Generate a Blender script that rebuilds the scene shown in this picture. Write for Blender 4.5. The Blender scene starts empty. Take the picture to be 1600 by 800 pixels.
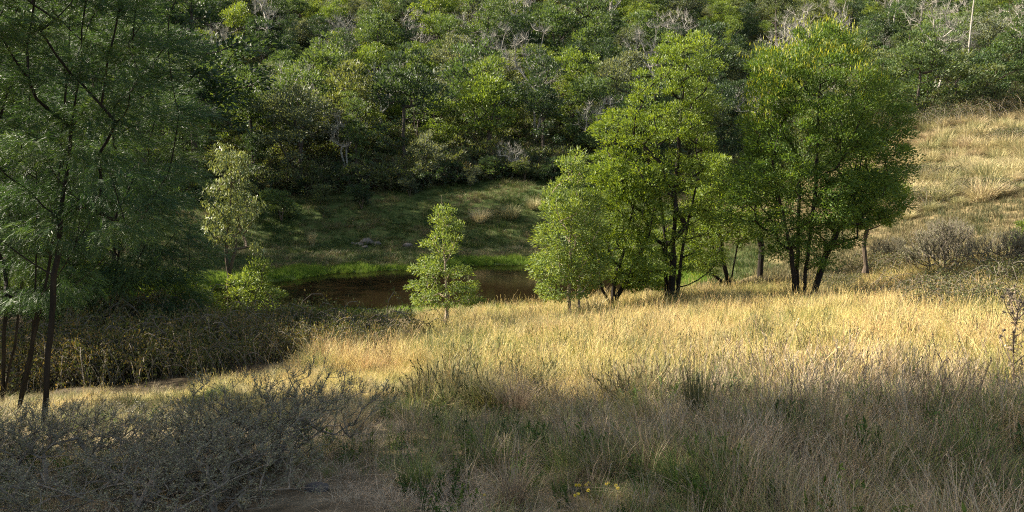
import bpy, math, numpy as np
from mathutils import Vector
R = math.radians
D = bpy.data
scene = bpy.context.scene
COL = scene.collection

# ------------------------------------------------------------------ camera
PITCH = math.atan(170/1256.0)
CAMZ = 2.0
cam = D.cameras.new('camera'); cam.sensor_width = 36; cam.lens = 1256/1600*36
cam.clip_end = 2000; cam.clip_start = 0.05
camo = D.objects.new('camera', cam); COL.objects.link(camo)
camo.location = (0, 0, CAMZ); camo.rotation_euler = (R(90)-PITCH, 0, 0)
scene.camera = camo
# ------------------------------------------------------------------ light
SUN_EL, SUN_AZ = 36.0, 104.0     # azimuth: degrees to the left of straight behind the camera
sd = Vector((-math.sin(R(SUN_AZ))*math.cos(R(SUN_EL)), -math.cos(R(SUN_AZ))*math.cos(R(SUN_EL)), math.sin(R(SUN_EL))))
world = D.worlds.new('World'); scene.world = world; world.use_nodes = True
wn = world.node_tree.nodes; wl = world.node_tree.links
sky = wn.new('ShaderNodeTexSky'); sky.sky_type = 'NISHITA'; sky.sun_disc = False; sky.ozone_density = 0.3; sky.dust_density = 2.0; sky.air_density = 0.8
sky.sun_elevation = R(SUN_EL); sky.sun_rotation = math.atan2(sd.x, sd.y)
tint = wn.new('ShaderNodeMix'); tint.data_type = 'RGBA'; tint.blend_type = 'MULTIPLY'; tint.inputs[0].default_value = 1; tint.inputs[7].default_value = (1.0, .90, .72, 1)
wl.new(sky.outputs[0], tint.inputs[6]); wl.new(tint.outputs[2], wn['Background'].inputs['Color']); wn['Background'].inputs['Strength'].default_value = 0.13
sun = D.lights.new('sun', 'SUN'); sun.energy = 5.0; sun.angle = R(0.6); sun.color = (1.0, 0.90, 0.73)
suno = D.objects.new('sun', sun); COL.objects.link(suno); suno.rotation_euler = (-sd).to_track_quat('-Z', 'Y').to_euler()
suno.location = (-30, -30, 60)
vs = scene.view_settings; vs.view_transform = 'Standard'; vs.look = 'None'; vs.gamma = 1; vs.exposure = 1.8
scene.cycles.max_bounces = 6; scene.cycles.diffuse_bounces = 3; scene.cycles.glossy_bounces = 2
scene.cycles.transmission_bounces = 4; scene.cycles.use_denoising = False; scene.cycles.use_adaptive_sampling = False; scene.cycles.filter_width = 1.1
scene.cycles.sample_clamp_indirect = 6

# ------------------------------------------------------------------ terrain
def P(px, py, d):
    """world point seen at that pixel of the photograph, d metres ahead"""
    u = (px-800)/1256.0; v = (400-py)/1256.0
    dy = math.cos(PITCH)+v*math.sin(PITCH); dz = -math.sin(PITCH)+v*math.cos(PITCH)
    k = d/dy
    return np.array([u*k, d, CAMZ+dz*k])
def PX(p):
    x, y, z = p[0], p[1], p[2]-CAMZ
    f = y*math.cos(PITCH)-z*math.sin(PITCH); u = y*math.sin(PITCH)+z*math.cos(PITCH)
    f = max(f, 1e-3)
    return 800+1256*x/f, 400-1256*u/f, f
ctl = [(0,800,4.8),(400,800,4.6),(800,800,4.5),(1200,800,4.5),(1600,800,4.5),
 (0,690,8),(400,680,8),(800,665,8),(1200,660,8),(1600,650,8),
 (200,640,11.5),(500,628,11.5),(800,612,12),(1200,598,12),(1600,580,12),
 (100,600,16),(250,585,16),(500,556,18),(800,545,18),(1200,530,18),(1600,500,18),
 (400,575,22),(640,522,26),(850,508,27),(1050,478,29),(1260,472,29),(1450,440,30),(1600,410,30),
 (1150,447,35),(1200,400,45),(1200,340,65),
 (1420,400,38),(1600,340,40),(1420,300,55),(1600,250,60),(1420,205,75),(1600,190,75),(1600,150,87),(1450,172,86),
 (300,410,52),(450,385,58),(500,340,63),(700,380,58),(700,320,66),(850,385,58),(850,310,66),(1000,380,60),
 (400,290,72),(700,270,74),(900,272,75),(1200,262,80),(1000,330,66),
 (100,200,95),(200,150,105),(600,140,105),(1000,130,110),(1400,105,118),(1600,80,118),
 (0,0,135),(300,0,140),(800,0,143),(1200,-5,150),(1600,-10,155),
 (300,-150,180),(800,-150,185),(1600,-160,200)]
C = [P(*c) for c in ctl]
for x, y, z in [(0,0,0.28),(-8,0,.4),(8,0,.35),(0,-20,1.0),(-25,-20,2.2),(25,-20,1.5),(-25,5,.3),(25,8,0.3),(-30,22,-1.5),(30,25,-1),
                (-28,42,-3),(-45,42,2),(-60,20,8),(55,40,5),(80,70,16),(-70,80,12),(-100,120,40),(100,120,38),(-60,-40,8),(60,-40,4),(0,-50,2),
                (-150,0,30),(150,0,20),(-150,200,90),(150,210,95),(0,260,110),
                (-18,30,-4.3),(-12,22,-3.3)]:
    C.append(np.array([x, y, z], float))
C = np.array(C)
WL = CAMZ-7.5     # water level
def tps_fit(P3, lam=0.02):
    X = P3[:, :2]; n = len(X)
    r2 = ((X[:, None]-X[None])**2).sum(-1); K = 0.5*r2*np.log(r2+1e-12)
    np.fill_diagonal(K, 0)
    K = K+lam*np.eye(n)*10
    Q = np.hstack([np.ones((n, 1)), X]); A = np.block([[K, Q], [Q.T, np.zeros((3, 3))]])
    return np.linalg.solve(A, np.concatenate([P3[:, 2], np.zeros(3)]))
W = tps_fit(C)
shore = np.array([(-19,40),(-16,43),(-12.5,46),(-7,49.6),(-3,50.7),(1.4,51.8),(6,51.5),(9,49),(10,45),(8,40.5),(4,37.5),(-2,36),(-8,35.6),(-13,35.6),(-17,37)])
def shore_sd(x, y):
    x = np.asarray(x, float); y = np.asarray(y, float)
    x = x+0.5*np.sin(y*.9+x*.4)+.25*np.sin(x*2.1); y = y+0.4*np.sin(x*.8+1)+.2*np.sin(x*2.7)
    d = np.full(x.shape, 1e9); inside = np.zeros(x.shape, bool)
    n = len(shore)
    for i in range(n):
        a = shore[i]; b = shore[(i+1) % n]; e = b-a
        t = np.clip(((x-a[0])*e[0]+(y-a[1])*e[1])/(e@e), 0, 1)
        d = np.minimum(d, np.hypot(x-a[0]-t*e[0], y-a[1]-t*e[1]))
        c = ((a[1] > y) != (b[1] > y)) & (x < (b[0]-a[0])*(y-a[1])/(b[1]-a[1]+1e-12)+a[0])
        inside ^= c
    return np.where(inside, -d, d)
def H(x, y):
    x = np.atleast_1d(np.asarray(x, float)); y = np.atleast_1d(np.asarray(y, float))
    out = np.empty(x.shape)
    X = C[:, :2]
    xf, yf, of = x.ravel(), y.ravel(), out.ravel()
    for s in range(0, len(xf), 20000):
        a = xf[s:s+20000]; b = yf[s:s+20000]
        r2 = (a[:, None]-X[:, 0])**2+(b[:, None]-X[:, 1])**2
        of[s:s+20000] = (0.5*r2*np.log(r2+1e-12))@W[:len(X)]+W[-3]+W[-2]*a+W[-1]*b
    z = of.reshape(x.shape)
    z = z+0.05*np.sin(x*1.3+np.sin(y*.7)*2)*np.cos(y*1.1+x*.3)+.03*np.sin(x*3.1+y*2.3)
    s = shore_sd(x, y)
    t = np.clip(s/6, 0, 1); t = t*t*(3-2*t)
    near = WL+0.03+0.10*np.maximum(s, 0)
    z2 = np.where(s < 0, WL+np.maximum(s*0.35, -1.2), near*(1-t)+np.maximum(z, WL+.25)*t)
    return np.where(s < 6, z2, np.maximum(z, WL+.25))
def h1(x, y): return float(H(x, y)[0])

XF = np.array([-90,-60,-29,0,20,42,64,100.]); YF = np.array([40,52,68,73,75,78,86,108.])
def forest_edge(x): return np.interp(x, XF, YF)

# ------------------------------------------------------------------ mesh helpers
def mesh_quads(name, quads, mats, matidx=None, tint=None, smooth=False):
    quads = np.asarray(quads, np.float32).reshape(-1, 4, 3); n = len(quads)
    me = D.meshes.new(name)
    me.vertices.add(n*4); me.vertices.foreach_set('co', quads.ravel())
    me.loops.add(n*4); me.loops.foreach_set('vertex_index', np.arange(n*4, dtype=np.int32))
    me.polygons.add(n); me.polygons.foreach_set('loop_start', np.arange(0, n*4, 4, dtype=np.int32))
    me.polygons.foreach_set('loop_total', np.full(n, 4, np.int32))
    if smooth: me.polygons.foreach_set('use_smooth', np.ones(n, bool))
    if matidx is not None: me.polygons.foreach_set('material_index', np.asarray(matidx, np.int32))
    for m in (mats if isinstance(mats, (list, tuple)) else [mats]): me.materials.append(m)
    if tint is not None:
        at = me.attributes.new('tint', 'FLOAT', 'FACE'); at.data.foreach_set('value', np.asarray(tint, np.float32))
    me.update(calc_edges=True)
    return me
def ob(name, me, parent=None, mat=None):
    o = D.objects.new(name, me); COL.objects.link(o)
    if parent is not None: o.parent = parent
    if mat is not None:
        o.material_slots[0].link = 'OBJECT'; o.material_slots[0].material = mat
    return o
def tag(o, label, cat, group=None, kind=None):
    o['label'] = label
    if cat: o['category'] = cat
    if group: o['group'] = group
    if kind: o['kind'] = kind
    return o
def empty(name, loc, rz=0, sc=1):
    o = D.objects.new(name, None); COL.objects.link(o); o.location = loc; o.rotation_euler = (0, 0, rz)
    o.scale = sc if isinstance(sc, (tuple, list)) else (sc,)*3; o.empty_display_size = .2
    return o
def norm(v): return v/(np.linalg.norm(v, axis=-1, keepdims=True)+1e-9)
def perp(d, rng):
    r = rng.normal(size=d.shape); return norm(np.cross(d, r))
def tubes(A, B, ra, rb, n=5):
    A = np.asarray(A, float); B = np.asarray(B, float); d = norm(B-A)
    ref = np.where(np.abs(d[:, 2:3]) < .9, np.array([[0, 0, 1.]]), np.array([[1., 0, 0]]))
    u = norm(np.cross(d, ref)); v = np.cross(d, u)
    th = np.arange(n)*2*np.pi/n
    cs, sn = np.cos(th)[None, :, None], np.sin(th)[None, :, None]
    ring = u[:, None]*cs+v[:, None]*sn
    ra = np.asarray(ra, float).reshape(-1, 1, 1)*np.ones((len(A), 1, 1)); rb = np.asarray(rb, float).reshape(-1, 1, 1)*np.ones((len(A), 1, 1))
    a = A[:, None]+ring*ra; b = B[:, None]+ring*rb
    q = np.stack([a, np.roll(a, -1, 1), np.roll(b, -1, 1), b], 2)
    return q.reshape(-1, 4, 3)
def polytube(pts, radii, n=7):
    pts = np.asarray(pts, float); return tubes(pts[:-1], pts[1:], radii[:-1], radii[1:], n)
def kites(Cn, Dr, L, Wd, rng, flat=None, fold=0.15):
    """pointed leaf quads"""
    S = perp(Dr, rng) if flat is None else norm(np.cross(Dr, flat))
    Nn = np.cross(Dr, S)
    L = np.asarray(L).reshape(-1, 1); Wd = np.asarray(Wd).reshape(-1, 1)
    m = Cn+Dr*L*.45
    return np.stack([Cn, m+S*Wd/2+Nn*Wd*fold, Cn+Dr*L-Nn*L*.08, m-S*Wd/2+Nn*Wd*fold], 1)

# ------------------------------------------------------------------ materials
def nt(name):
    m = D.materials.new(name); m.use_nodes = True; n = m.node_tree.nodes; n.clear()
    return m, n, m.node_tree.links
def ramp(n, stops):
    r = n.new('ShaderNodeValToRGB'); e = r.color_ramp.elements
    while len(e) < len(stops): e.new(.5)
    for k, (p, c) in enumerate(stops): e[k].position = p; e[k].color = (*c, 1)
    return r
def leaf_mat(name, dark, mid, light, trans=.35, rough=.55, objvar=.35, mp_=.5):
    m, n, l = nt(name)
    at = n.new('ShaderNodeAttribute'); at.attribute_name = 'tint'
    oi = n.new('ShaderNodeObjectInfo')
    ma = n.new('ShaderNodeMath'); ma.operation = 'MULTIPLY_ADD'; l.new(oi.outputs['Random'], ma.inputs[0])
    ma.inputs[1].default_value = objvar; ma.inputs[2].default_value = -objvar/2
    ad = n.new('ShaderNodeMath'); l.new(ma.outputs[0], ad.inputs[0]); l.new(at.outputs['Fac'], ad.inputs[1]); ad.use_clamp = True
    r = ramp(n, [(0, dark), (mp_, mid), (1, light)]); l.new(ad.outputs[0], r.inputs[0])
    p = n.new('ShaderNodeBsdfPrincipled'); p.inputs['Roughness'].default_value = rough
    p.inputs['Specular IOR Level'].default_value = .35
    l.new(r.outputs[0], p.inputs['Base Color'])
    tr = n.new('ShaderNodeBsdfTranslucent')
    hs = n.new('ShaderNodeMix'); hs.data_type = 'RGBA'; hs.blend_type = 'MULTIPLY'; hs.inputs[0].default_value = 1
    l.new(r.outputs[0], hs.inputs[6]); hs.inputs[7].default_value = (1.75, 1.6, .6, 1); l.new(hs.outputs[2], tr.inputs[0])
    mx = n.new('ShaderNodeMixShader'); mx.inputs[0].default_value = trans
    l.new(p.outputs[0], mx.inputs[1]); l.new(tr.outputs[0], mx.inputs[2])
    o = n.new('ShaderNodeOutputMaterial'); l.new(mx.outputs[0], o.inputs[0])
    return m
def bark_mat(name, c1, c2, scale=6):
    m, n, l = nt(name)
    tc = n.new('ShaderNodeTexCoord'); mp = n.new('ShaderNodeMapping'); mp.inputs['Scale'].default_value = (scale*2, scale*2, scale*.35)
    l.new(tc.outputs['Object'], mp.inputs[0])
    no = n.new('ShaderNodeTexNoise'); no.inputs['Scale'].default_value = 1.5; no.inputs['Detail'].default_value = 6; l.new(mp.outputs[0], no.inputs[0])
    r = ramp(n, [(.3, c1), (.7, c2)]); l.new(no.outputs[0], r.inputs[0])
    p = n.new('ShaderNodeBsdfPrincipled'); p.inputs['Roughness'].default_value = .85; p.inputs['Specular IOR Level'].default_value = .2
    l.new(r.outputs[0], p.inputs['Base Color'])
    b = n.new('ShaderNodeBump'); b.inputs['Strength'].default_value = .6; b.inputs['Distance'].default_value = .02
    l.new(no.outputs[0], b.inputs['Height']); l.new(b.outputs[0], p.inputs['Normal'])
    o = n.new('ShaderNodeOutputMaterial'); l.new(p.outputs[0], o.inputs[0])
    return m
M = {}
M['wattle'] = leaf_mat('wattle_leaves', (.055,.100,.016), (.120,.180,.026), (.23,.28,.04), objvar=.0)
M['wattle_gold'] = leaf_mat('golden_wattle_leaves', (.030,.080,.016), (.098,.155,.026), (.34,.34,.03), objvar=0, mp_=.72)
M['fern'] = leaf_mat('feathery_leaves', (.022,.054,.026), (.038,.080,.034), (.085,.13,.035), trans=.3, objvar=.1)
M['young'] = leaf_mat('young_leaves', (.065,.11,.03), (.14,.20,.05), (.27,.32,.08), trans=.35, objvar=.0)
M['gum'] = leaf_mat('gum_leaves', (.08,.11,.045), (.16,.20,.085), (.29,.33,.17), trans=.2, rough=.4, objvar=0)
M['hill_bright'] = leaf_mat('bright_hill_leaves', (.065,.110,.022), (.105,.160,.032), (.17,.21,.045), objvar=.4)
M['hill_green'] = leaf_mat('green_hill_leaves', (.040,.076,.030), (.066,.110,.040), (.11,.15,.052), objvar=.4)
M['hill_olive'] = leaf_mat('olive_hill_leaves', (.052,.078,.032), (.088,.115,.046), (.13,.15,.065), objvar=.4)
M['hill_grey'] = leaf_mat('grey_hill_leaves', (.062,.084,.056), (.105,.130,.085), (.16,.18,.115), objvar=.4)
M['hill_dark'] = leaf_mat('dark_hill_leaves', (.018,.040,.022), (.034,.062,.030), (.058,.090,.040), objvar=.3)
M['shrub'] = leaf_mat('grey_shrub_leaves', (.10,.10,.065), (.17,.17,.11), (.26,.27,.16), trans=.2, objvar=.2)
M['bramble'] = leaf_mat('bramble_leaves', (.040,.060,.020), (.075,.085,.030), (.15,.11,.055), trans=.25, rough=.75, objvar=.4)
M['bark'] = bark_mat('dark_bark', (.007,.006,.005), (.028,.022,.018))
M['bark_mid'] = bark_mat('brown_bark', (.05,.038,.028), (.13,.10,.075))
M['bark_hill'] = bark_mat('hill_bark', (.025,.020,.017), (.085,.07,.058))
M['bark_pale'] = bark_mat('pale_bark', (.20,.15,.11), (.36,.29,.22))
M['bark_grey'] = bark_mat('dead_grey_wood', (.18,.168,.145), (.40,.38,.34))
M['twig'] = bark_mat('grey_twigs', (.07,.058,.046), (.20,.175,.14), 20)

def grass_mat(name, stops, trans=.35, scale=.35):
    m, n, l = nt(name)
    oi = n.new('ShaderNodeObjectInfo'); ge = n.new('ShaderNodeNewGeometry')
    no = n.new('ShaderNodeTexNoise'); no.inputs['Scale'].default_value = scale; no.inputs['Detail'].default_value = 4
    l.new(ge.outputs['Position'], no.inputs[0])
    at = n.new('ShaderNodeAttribute'); at.attribute_name = 'tint'
    a = n.new('ShaderNodeMath'); a.operation = 'MULTIPLY_ADD'; l.new(oi.outputs['Random'], a.inputs[0]); a.inputs[1].default_value = .75; 
    b = n.new('ShaderNodeMath'); b.operation = 'MULTIPLY_ADD'; l.new(at.outputs['Fac'], b.inputs[0]); b.inputs[1].default_value = .7; l.new(a.outputs[0], b.inputs[2])
    c = n.new('ShaderNodeMath'); c.operation = 'MULTIPLY_ADD'; l.new(no.outputs[0], c.inputs[0]); c.inputs[1].default_value = 2.1; l.new(b.outputs[0], c.inputs[2])
    a.inputs[2].default_value = -1.25
    r = ramp(n, stops); l.new(c.outputs[0], r.inputs[0])
    p = n.new('ShaderNodeBsdfPrincipled'); p.inputs['Roughness'].default_value = .6; p.inputs['Specular IOR Level'].default_value = .3
    l.new(r.outputs[0], p.inputs['Base Color'])
    tr = n.new('ShaderNodeBsdfTranslucent'); l.new(r.outputs[0], tr.inputs[0])
    mx = n.new('ShaderNodeMixShader'); mx.inputs[0].default_value = trans
    l.new(p.outputs[0], mx.inputs[1]); l.new(tr.outputs[0], mx.inputs[2])
    o = n.new('ShaderNodeOutputMaterial'); l.new(mx.outputs[0], o.inputs[0])
    return m
STRAW = [(0, (.13,.17,.04)), (.25, (.32,.31,.08)), (.5, (.58,.47,.18)), (.75, (.70,.57,.27)), (1, (.42,.28,.14))]
M['straw'] = grass_mat('straw_grass', STRAW, .35)
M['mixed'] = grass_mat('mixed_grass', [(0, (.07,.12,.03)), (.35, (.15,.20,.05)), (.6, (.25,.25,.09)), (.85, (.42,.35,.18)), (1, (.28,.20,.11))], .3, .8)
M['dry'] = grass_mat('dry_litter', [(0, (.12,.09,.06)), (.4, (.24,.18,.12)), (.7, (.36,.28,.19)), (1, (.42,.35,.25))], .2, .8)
M['lush'] = grass_mat('lush_grass', [(0, (.035,.07,.015)), (.4, (.06,.11,.02)), (.7, (.11,.17,.03)), (1, (.15,.20,.04))], .4, .3)
M['shoregrass'] = grass_mat('shore_grass', [(0, (.07,.13,.015)), (.5, (.13,.22,.025)), (1, (.22,.29,.04))], .45, .3)
M['bankgrass'] = grass_mat('bank_grass', [(0, (.03,.06,.015)), (.4, (.06,.095,.02)), (.65, (.11,.13,.035)), (.85, (.15,.13,.055)), (1, (.18,.14,.08))], .3, .25)
M['slopegrass'] = grass_mat('slope_grass', [(0, (.06,.075,.03)), (.35, (.13,.12,.055)), (.6, (.22,.19,.09)), (1, (.15,.11,.07))], .3, .25)
M['tussock'] = grass_mat('tussock_grass', [(0, (.17,.18,.08)), (.35, (.36,.32,.15)), (.7, (.50,.43,.24)), (1, (.36,.28,.17))], .3, .5)
M['rush'] = grass_mat('dark_rush', [(0, (.05,.07,.03)), (.5, (.10,.10,.045)), (1, (.18,.14,.07))], .25, .5)

# ground
def ground_mat():
    m, n, l = nt('ground_soil')
    at = n.new('ShaderNodeAttribute'); at.attribute_name = 'region'
    se = n.new('ShaderNodeSeparateColor'); l.new(at.outputs['Color'], se.inputs[0])
    ge = n.new('ShaderNodeNewGeometry')
    def noise(s, d=6):
        k = n.new('ShaderNodeTexNoise'); k.inputs['Scale'].default_value = s; k.inputs['Detail'].default_value = d
        l.new(ge.outputs['Position'], k.inputs[0]); return k
    n1, n2, n3 = noise(.5), noise(6, 8), noise(40, 4)
    def col(a, b, c):
        r = ramp(n, [(.3, a), (.5, b), (.72, c)])
        mi = n.new('ShaderNodeMix'); mi.inputs[0].default_value = .6
        l.new(n1.outputs[0], mi.inputs[2]); l.new(n2.outputs[0], mi.inputs[3]); l.new(mi.outputs[0], r.inputs[0]); return r
    base = col((.030,.024,.015), (.055,.042,.027), (.09,.07,.045))       # forest litter
    straw = col((.07,.058,.028), (.15,.118,.06), (.28,.22,.12))
    green = col((.030,.050,.015), (.055,.080,.022), (.11,.105,.04))
    bare = col((.055,.043,.030), (.115,.092,.065), (.22,.185,.135))
    cur = base.outputs[0]
    for ch, c in (('Red', straw), ('Green', green), ('Blue', bare)):
        mi = n.new('ShaderNodeMix'); mi.data_type = 'RGBA'
        l.new(se.outputs[ch], mi.inputs[0]); l.new(cur, mi.inputs[6]); l.new(c.outputs[0], mi.inputs[7]); cur = mi.outputs[2]
    p = n.new('ShaderNodeBsdfPrincipled'); p.inputs['Roughness'].default_value = .95; p.inputs['Specular IOR Level'].default_value = .1
    l.new(cur, p.inputs['Base Color'])
    b = n.new('ShaderNodeBump'); b.inputs['Strength'].default_value = .9; b.inputs['Distance'].default_value = .05
    b2 = n.new('ShaderNodeBump'); b2.inputs['Strength'].default_value = .6; b2.inputs['Distance'].default_value = .012
    l.new(n2.outputs[0], b.inputs['Height']); l.new(n3.outputs[0], b2.inputs['Height']); l.new(b.outputs[0], b2.inputs['Normal'])
    l.new(b2.outputs[0], p.inputs['Normal'])
    o = n.new('ShaderNodeOutputMaterial'); l.new(p.outputs[0], o.inputs[0])
    return m
gx = np.unique(np.concatenate([np.linspace(-220, -40, 46), np.linspace(-40, -14, 66), np.linspace(-14, 18, 150), np.linspace(18, 60, 90), np.linspace(60, 230, 44)]))
gy = np.unique(np.concatenate([np.linspace(-80, -5, 30), np.linspace(-5, 32, 180), np.linspace(32, 60, 150), np.linspace(60, 110, 80), np.linspace(110, 300, 70)]))
GX, GY = np.meshgrid(gx, gy); GZ = H(GX, GY)
nx, ny = len(gx), len(gy)
me = D.meshes.new('ground')
me.vertices.add(nx*ny); me.vertices.foreach_set('co', np.stack([GX, GY, GZ], -1).astype(np.float32).ravel())
ii = (np.arange(ny-1)[:, None]*nx+np.arange(nx-1)[None]).ravel()
F = np.stack([ii, ii+1, ii+nx+1, ii+nx], 1).astype(np.int32); nf = len(F)
me.loops.add(nf*4); me.loops.foreach_set('vertex_index', F.ravel())
me.polygons.add(nf); me.polygons.foreach_set('loop_start', np.arange(0, nf*4, 4, dtype=np.int32)); me.polygons.foreach_set('loop_total', np.full(nf, 4, np.int32))
me.polygons.foreach_set('use_smooth', np.ones(nf, bool))
def sstep(a, b, x): t = np.clip((x-a)/(b-a), 0, 1); return t*t*(3-2*t)
def bramble_zone(x, y):
    return (x < np.interp(y, [12, 13.5, 16.5, 19, 24], [-6.2, -4.9, -3.5, -3.2, -3.4])+.25*np.sin(y*2.1+x)) & (y > 12.8+.25*np.sin(x*1.7)) & (y < 33)
def regions(x, y):
    wob = 1.5*np.sin(x*.35+np.sin(y*.2)*2)+1.2*np.cos(y*.5+x*.2)
    fe = forest_edge(x)
    forest = sstep(-2, 3, y-fe+wob)
    forest = np.maximum(forest, sstep(-1, 2, -x-(7.5+.33*y)+wob*.5)*sstep(12, 16, y))   # left grove floor
    forest = np.maximum(forest, bramble_zone(x, y)*.85)
    s = shore_sd(x, y)
    bank = (1-sstep(7, 16, x-(.05*y)+wob))*sstep(38, 42, y)*(1-forest)
    bank = np.maximum(bank, (1-sstep(1, 4, s))*(1-forest))
    bare = sstep(1.5, .2, np.hypot((x+1.1)/1.1, (y-4.8)/.9)-.2*wob)*.8
    bare = np.maximum(bare, .6*sstep(1.5, .5, np.hypot((x+2.5)/1.6, (y-7.5)/.8)))
    bare = np.maximum(bare, .75*sstep(1.6, .4, np.hypot((x-5)/1.6, (y-8.6)/.5)))
    # low eroded shelf on the far bank
    bare = np.maximum(bare, .7*sstep(1.3, .5, np.hypot((x-1.5)/5, (y-56.5)/1.6)))
    straw = (1-forest)*(1-bank)
    return np.stack([straw, bank, bare*(1-forest), np.ones_like(x)], -1)
at = me.attributes.new('region', 'FLOAT_COLOR', 'POINT'); at.data.foreach_set('color', regions(GX, GY).astype(np.float32).ravel())
me.materials.append(ground_mat()); me.update(calc_edges=True)
tag(ob('ground', me), 'sloping ground of straw meadow, green pond bank and wooded hill', None, kind='structure')

# water
m, n, l = nt('pond_water')
p = n.new('ShaderNodeBsdfPrincipled'); p.inputs['Base Color'].default_value = (.010,.0065,.003,1); p.inputs['Roughness'].default_value = .06; p.inputs['IOR'].default_value = 1.33
ge = n.new('ShaderNodeNewGeometry'); mp = n.new('ShaderNodeMapping'); mp.inputs['Scale'].default_value = (.8, 3, 1); l.new(ge.outputs['Position'], mp.inputs[0])
no = n.new('ShaderNodeTexNoise'); no.inputs['Scale'].default_value = 2.5; no.inputs['Detail'].default_value = 3; l.new(mp.outputs[0], no.inputs[0])
b = n.new('ShaderNodeBump'); b.inputs['Strength'].default_value = .035; b.inputs['Distance'].default_value = .05; l.new(no.outputs[0], b.inputs['Height']); l.new(b.outputs[0], p.inputs['Normal'])
o_ = n.new('ShaderNodeOutputMaterial'); l.new(p.outputs[0], o_.inputs[0]); M['water'] = m
wv = shore.mean(0)+(shore-shore.mean(0))*1.12
me = D.meshes.new('pond_water'); me.from_pydata([(x, y, WL) for x, y in wv], [], [list(range(len(wv)))]); me.materials.append(m)
tag(ob('pond_water', me), 'still dark brown farm pond below the meadow', None, kind='structure')

# ------------------------------------------------------------------ tree builder
def skeleton(stems, targets, rng, seg=.45, up=.45, sag=.12, rise=1.0):
    pos = []; par = []
    for st in stems:
        st = np.asarray(st, float); first = True
        for i in range(len(st)-1):
            k = max(1, int(np.linalg.norm(st[i+1]-st[i])/seg))
            for j in range(k):
                q = st[i]+(st[i+1]-st[i])*j/k
                if not first: q = q+rng.normal(size=3)*.03*seg
                pos.append(q); par.append(-1 if first else len(pos)-2); first = False
        pos.append(st[-1]); par.append(len(pos)-2)
    nstem = len(pos)
    pos = np.array(pos)
    base = pos[par.index(-1)]
    minz = base[2]+.18*(targets[:, 2].max()-base[2])
    order = np.argsort(np.linalg.norm((targets-base)*[1, 1, .5], axis=1))
    cap = len(pos)+len(targets)*14; buf = np.empty((cap, 3)); buf[:len(pos)] = pos; cnt = len(pos)
    tn = {}
    for ti in order:
        t = targets[ti]; B = buf[:cnt]; dv = t-B; hd = np.hypot(dv[:, 0], dv[:, 1]); d = np.linalg.norm(dv, axis=1)
        cost = d+rise*np.maximum(0, B[:, 2]-(t[2]-up*hd))+2*np.maximum(0, minz-B[:, 2])*(t[2] > minz)
        k = int(np.argmin(cost)); A = buf[k].copy(); L = d[k]
        ns = min(13, max(1, int(math.ceil(L/seg)))); mid = (A+t)/2+rng.normal(size=3)*.07*L; mid[2] -= sag*L
        prev = k
        for j in range(1, ns+1):
            s = j/ns; q = (1-s)**2*A+2*s*(1-s)*mid+s*s*t
            buf[cnt] = q; par.append(prev); prev = cnt; cnt += 1
        tn[ti] = prev
    pos = buf[:cnt].copy(); par = np.array(par); w = np.zeros(cnt)
    for v in tn.values(): w[v] += 1
    for i in range(cnt-1, nstem-1, -1): w[par[i]] += w[i]
    for i in range(nstem-1, -1, -1):
        if par[i] >= 0: w[par[i]] += w[i]
    return pos, par, w, nstem
def wood(stems, targets, rng, rtip=.012, rmin=.006, pw=.5, sides=5, **kw):
    pos, par, w, ns = skeleton(stems, targets, rng, **kw)
    r = np.maximum(rmin, rtip*np.maximum(w, .6)**pw)
    idx = np.where(par >= 0)[0]
    rp = np.minimum(r[par[idx]], r[idx]*1.35)
    big = r[idx] > .05
    q = [tubes(pos[par[idx]][~big], pos[idx][~big], rp[~big], r[idx][~big], sides)]
    if big.any(): q.append(tubes(pos[par[idx]][big], pos[idx][big], rp[big], r[idx][big], 9))
    # flare at the foot
    for i in np.where(par < 0)[0]:
        q.append(tubes([pos[i]-[0, 0, .25]], [pos[i]+[0, 0, .04]], [r[i]*1.9], [r[i]*1.02], 9))
    return np.concatenate(q), pos, par, r
def lobes_targets(lobes, n, rng, inner=.35):
    """lobes: (x,y,z,rx,ry,rz); points near the shells, weight by surface"""
    lobes = np.asarray(lobes, float); wgt = (lobes[:, 3]*lobes[:, 5]); wgt = wgt/wgt.sum(); out = []
    while len(out) < n:
        k = rng.choice(len(lobes), p=wgt); L = lobes[k]; v = norm(rng.normal(size=3))
        rr = rng.uniform(.82, 1.0) if rng.random() > inner else rng.uniform(.25, .85)
        p = L[:3]+v*rr*L[3:]
        inside = ((((p-lobes[:, :3])/lobes[:, 3:])**2).sum(1) < .5)
        if inside.sum() > 0 and rng.random() > inner*1.2: continue
        out.append(p)
    out = np.array(out); return out
def spread(pts, dmin, rng):
    keep = []
    for p in pts[rng.permutation(len(pts))]:
        if all(((np.array(keep)-p)**2).sum(1) > dmin*dmin) if keep else True: keep.append(p)
    return np.array(keep)
def puff(targets, center, n, r, L, Wd, rng, up=.3, out=.8, squash=.6, tipbright=0., Lvar=.4):
    T = np.repeat(targets, n, 0); N = len(T)
    o = rng.normal(size=(N, 3)); o = norm(o)*(rng.random((N, 1))**.45)*r*np.array([1, 1, squash])
    rs = np.repeat(rng.uniform(.7, 1.3, len(targets)), n)[:, None]; o = o*rs
    c = T+o
    outd = norm((T-center)*np.array([1, 1, .8])); d = norm(o/r*.9+outd*out+np.array([0, 0, up])+rng.normal(size=(N, 3))*.55)
    q = kites(c, d, L*(1+rng.uniform(-Lvar, Lvar, N)), Wd*(1+rng.uniform(-.3, .3, N)), rng, flat=norm(o/r*1.1+outd*.7+[0, 0, .35]+rng.normal(size=(N, 3))*.42))
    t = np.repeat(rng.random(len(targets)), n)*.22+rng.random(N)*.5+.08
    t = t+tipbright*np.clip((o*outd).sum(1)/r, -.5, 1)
    return q, t
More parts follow.
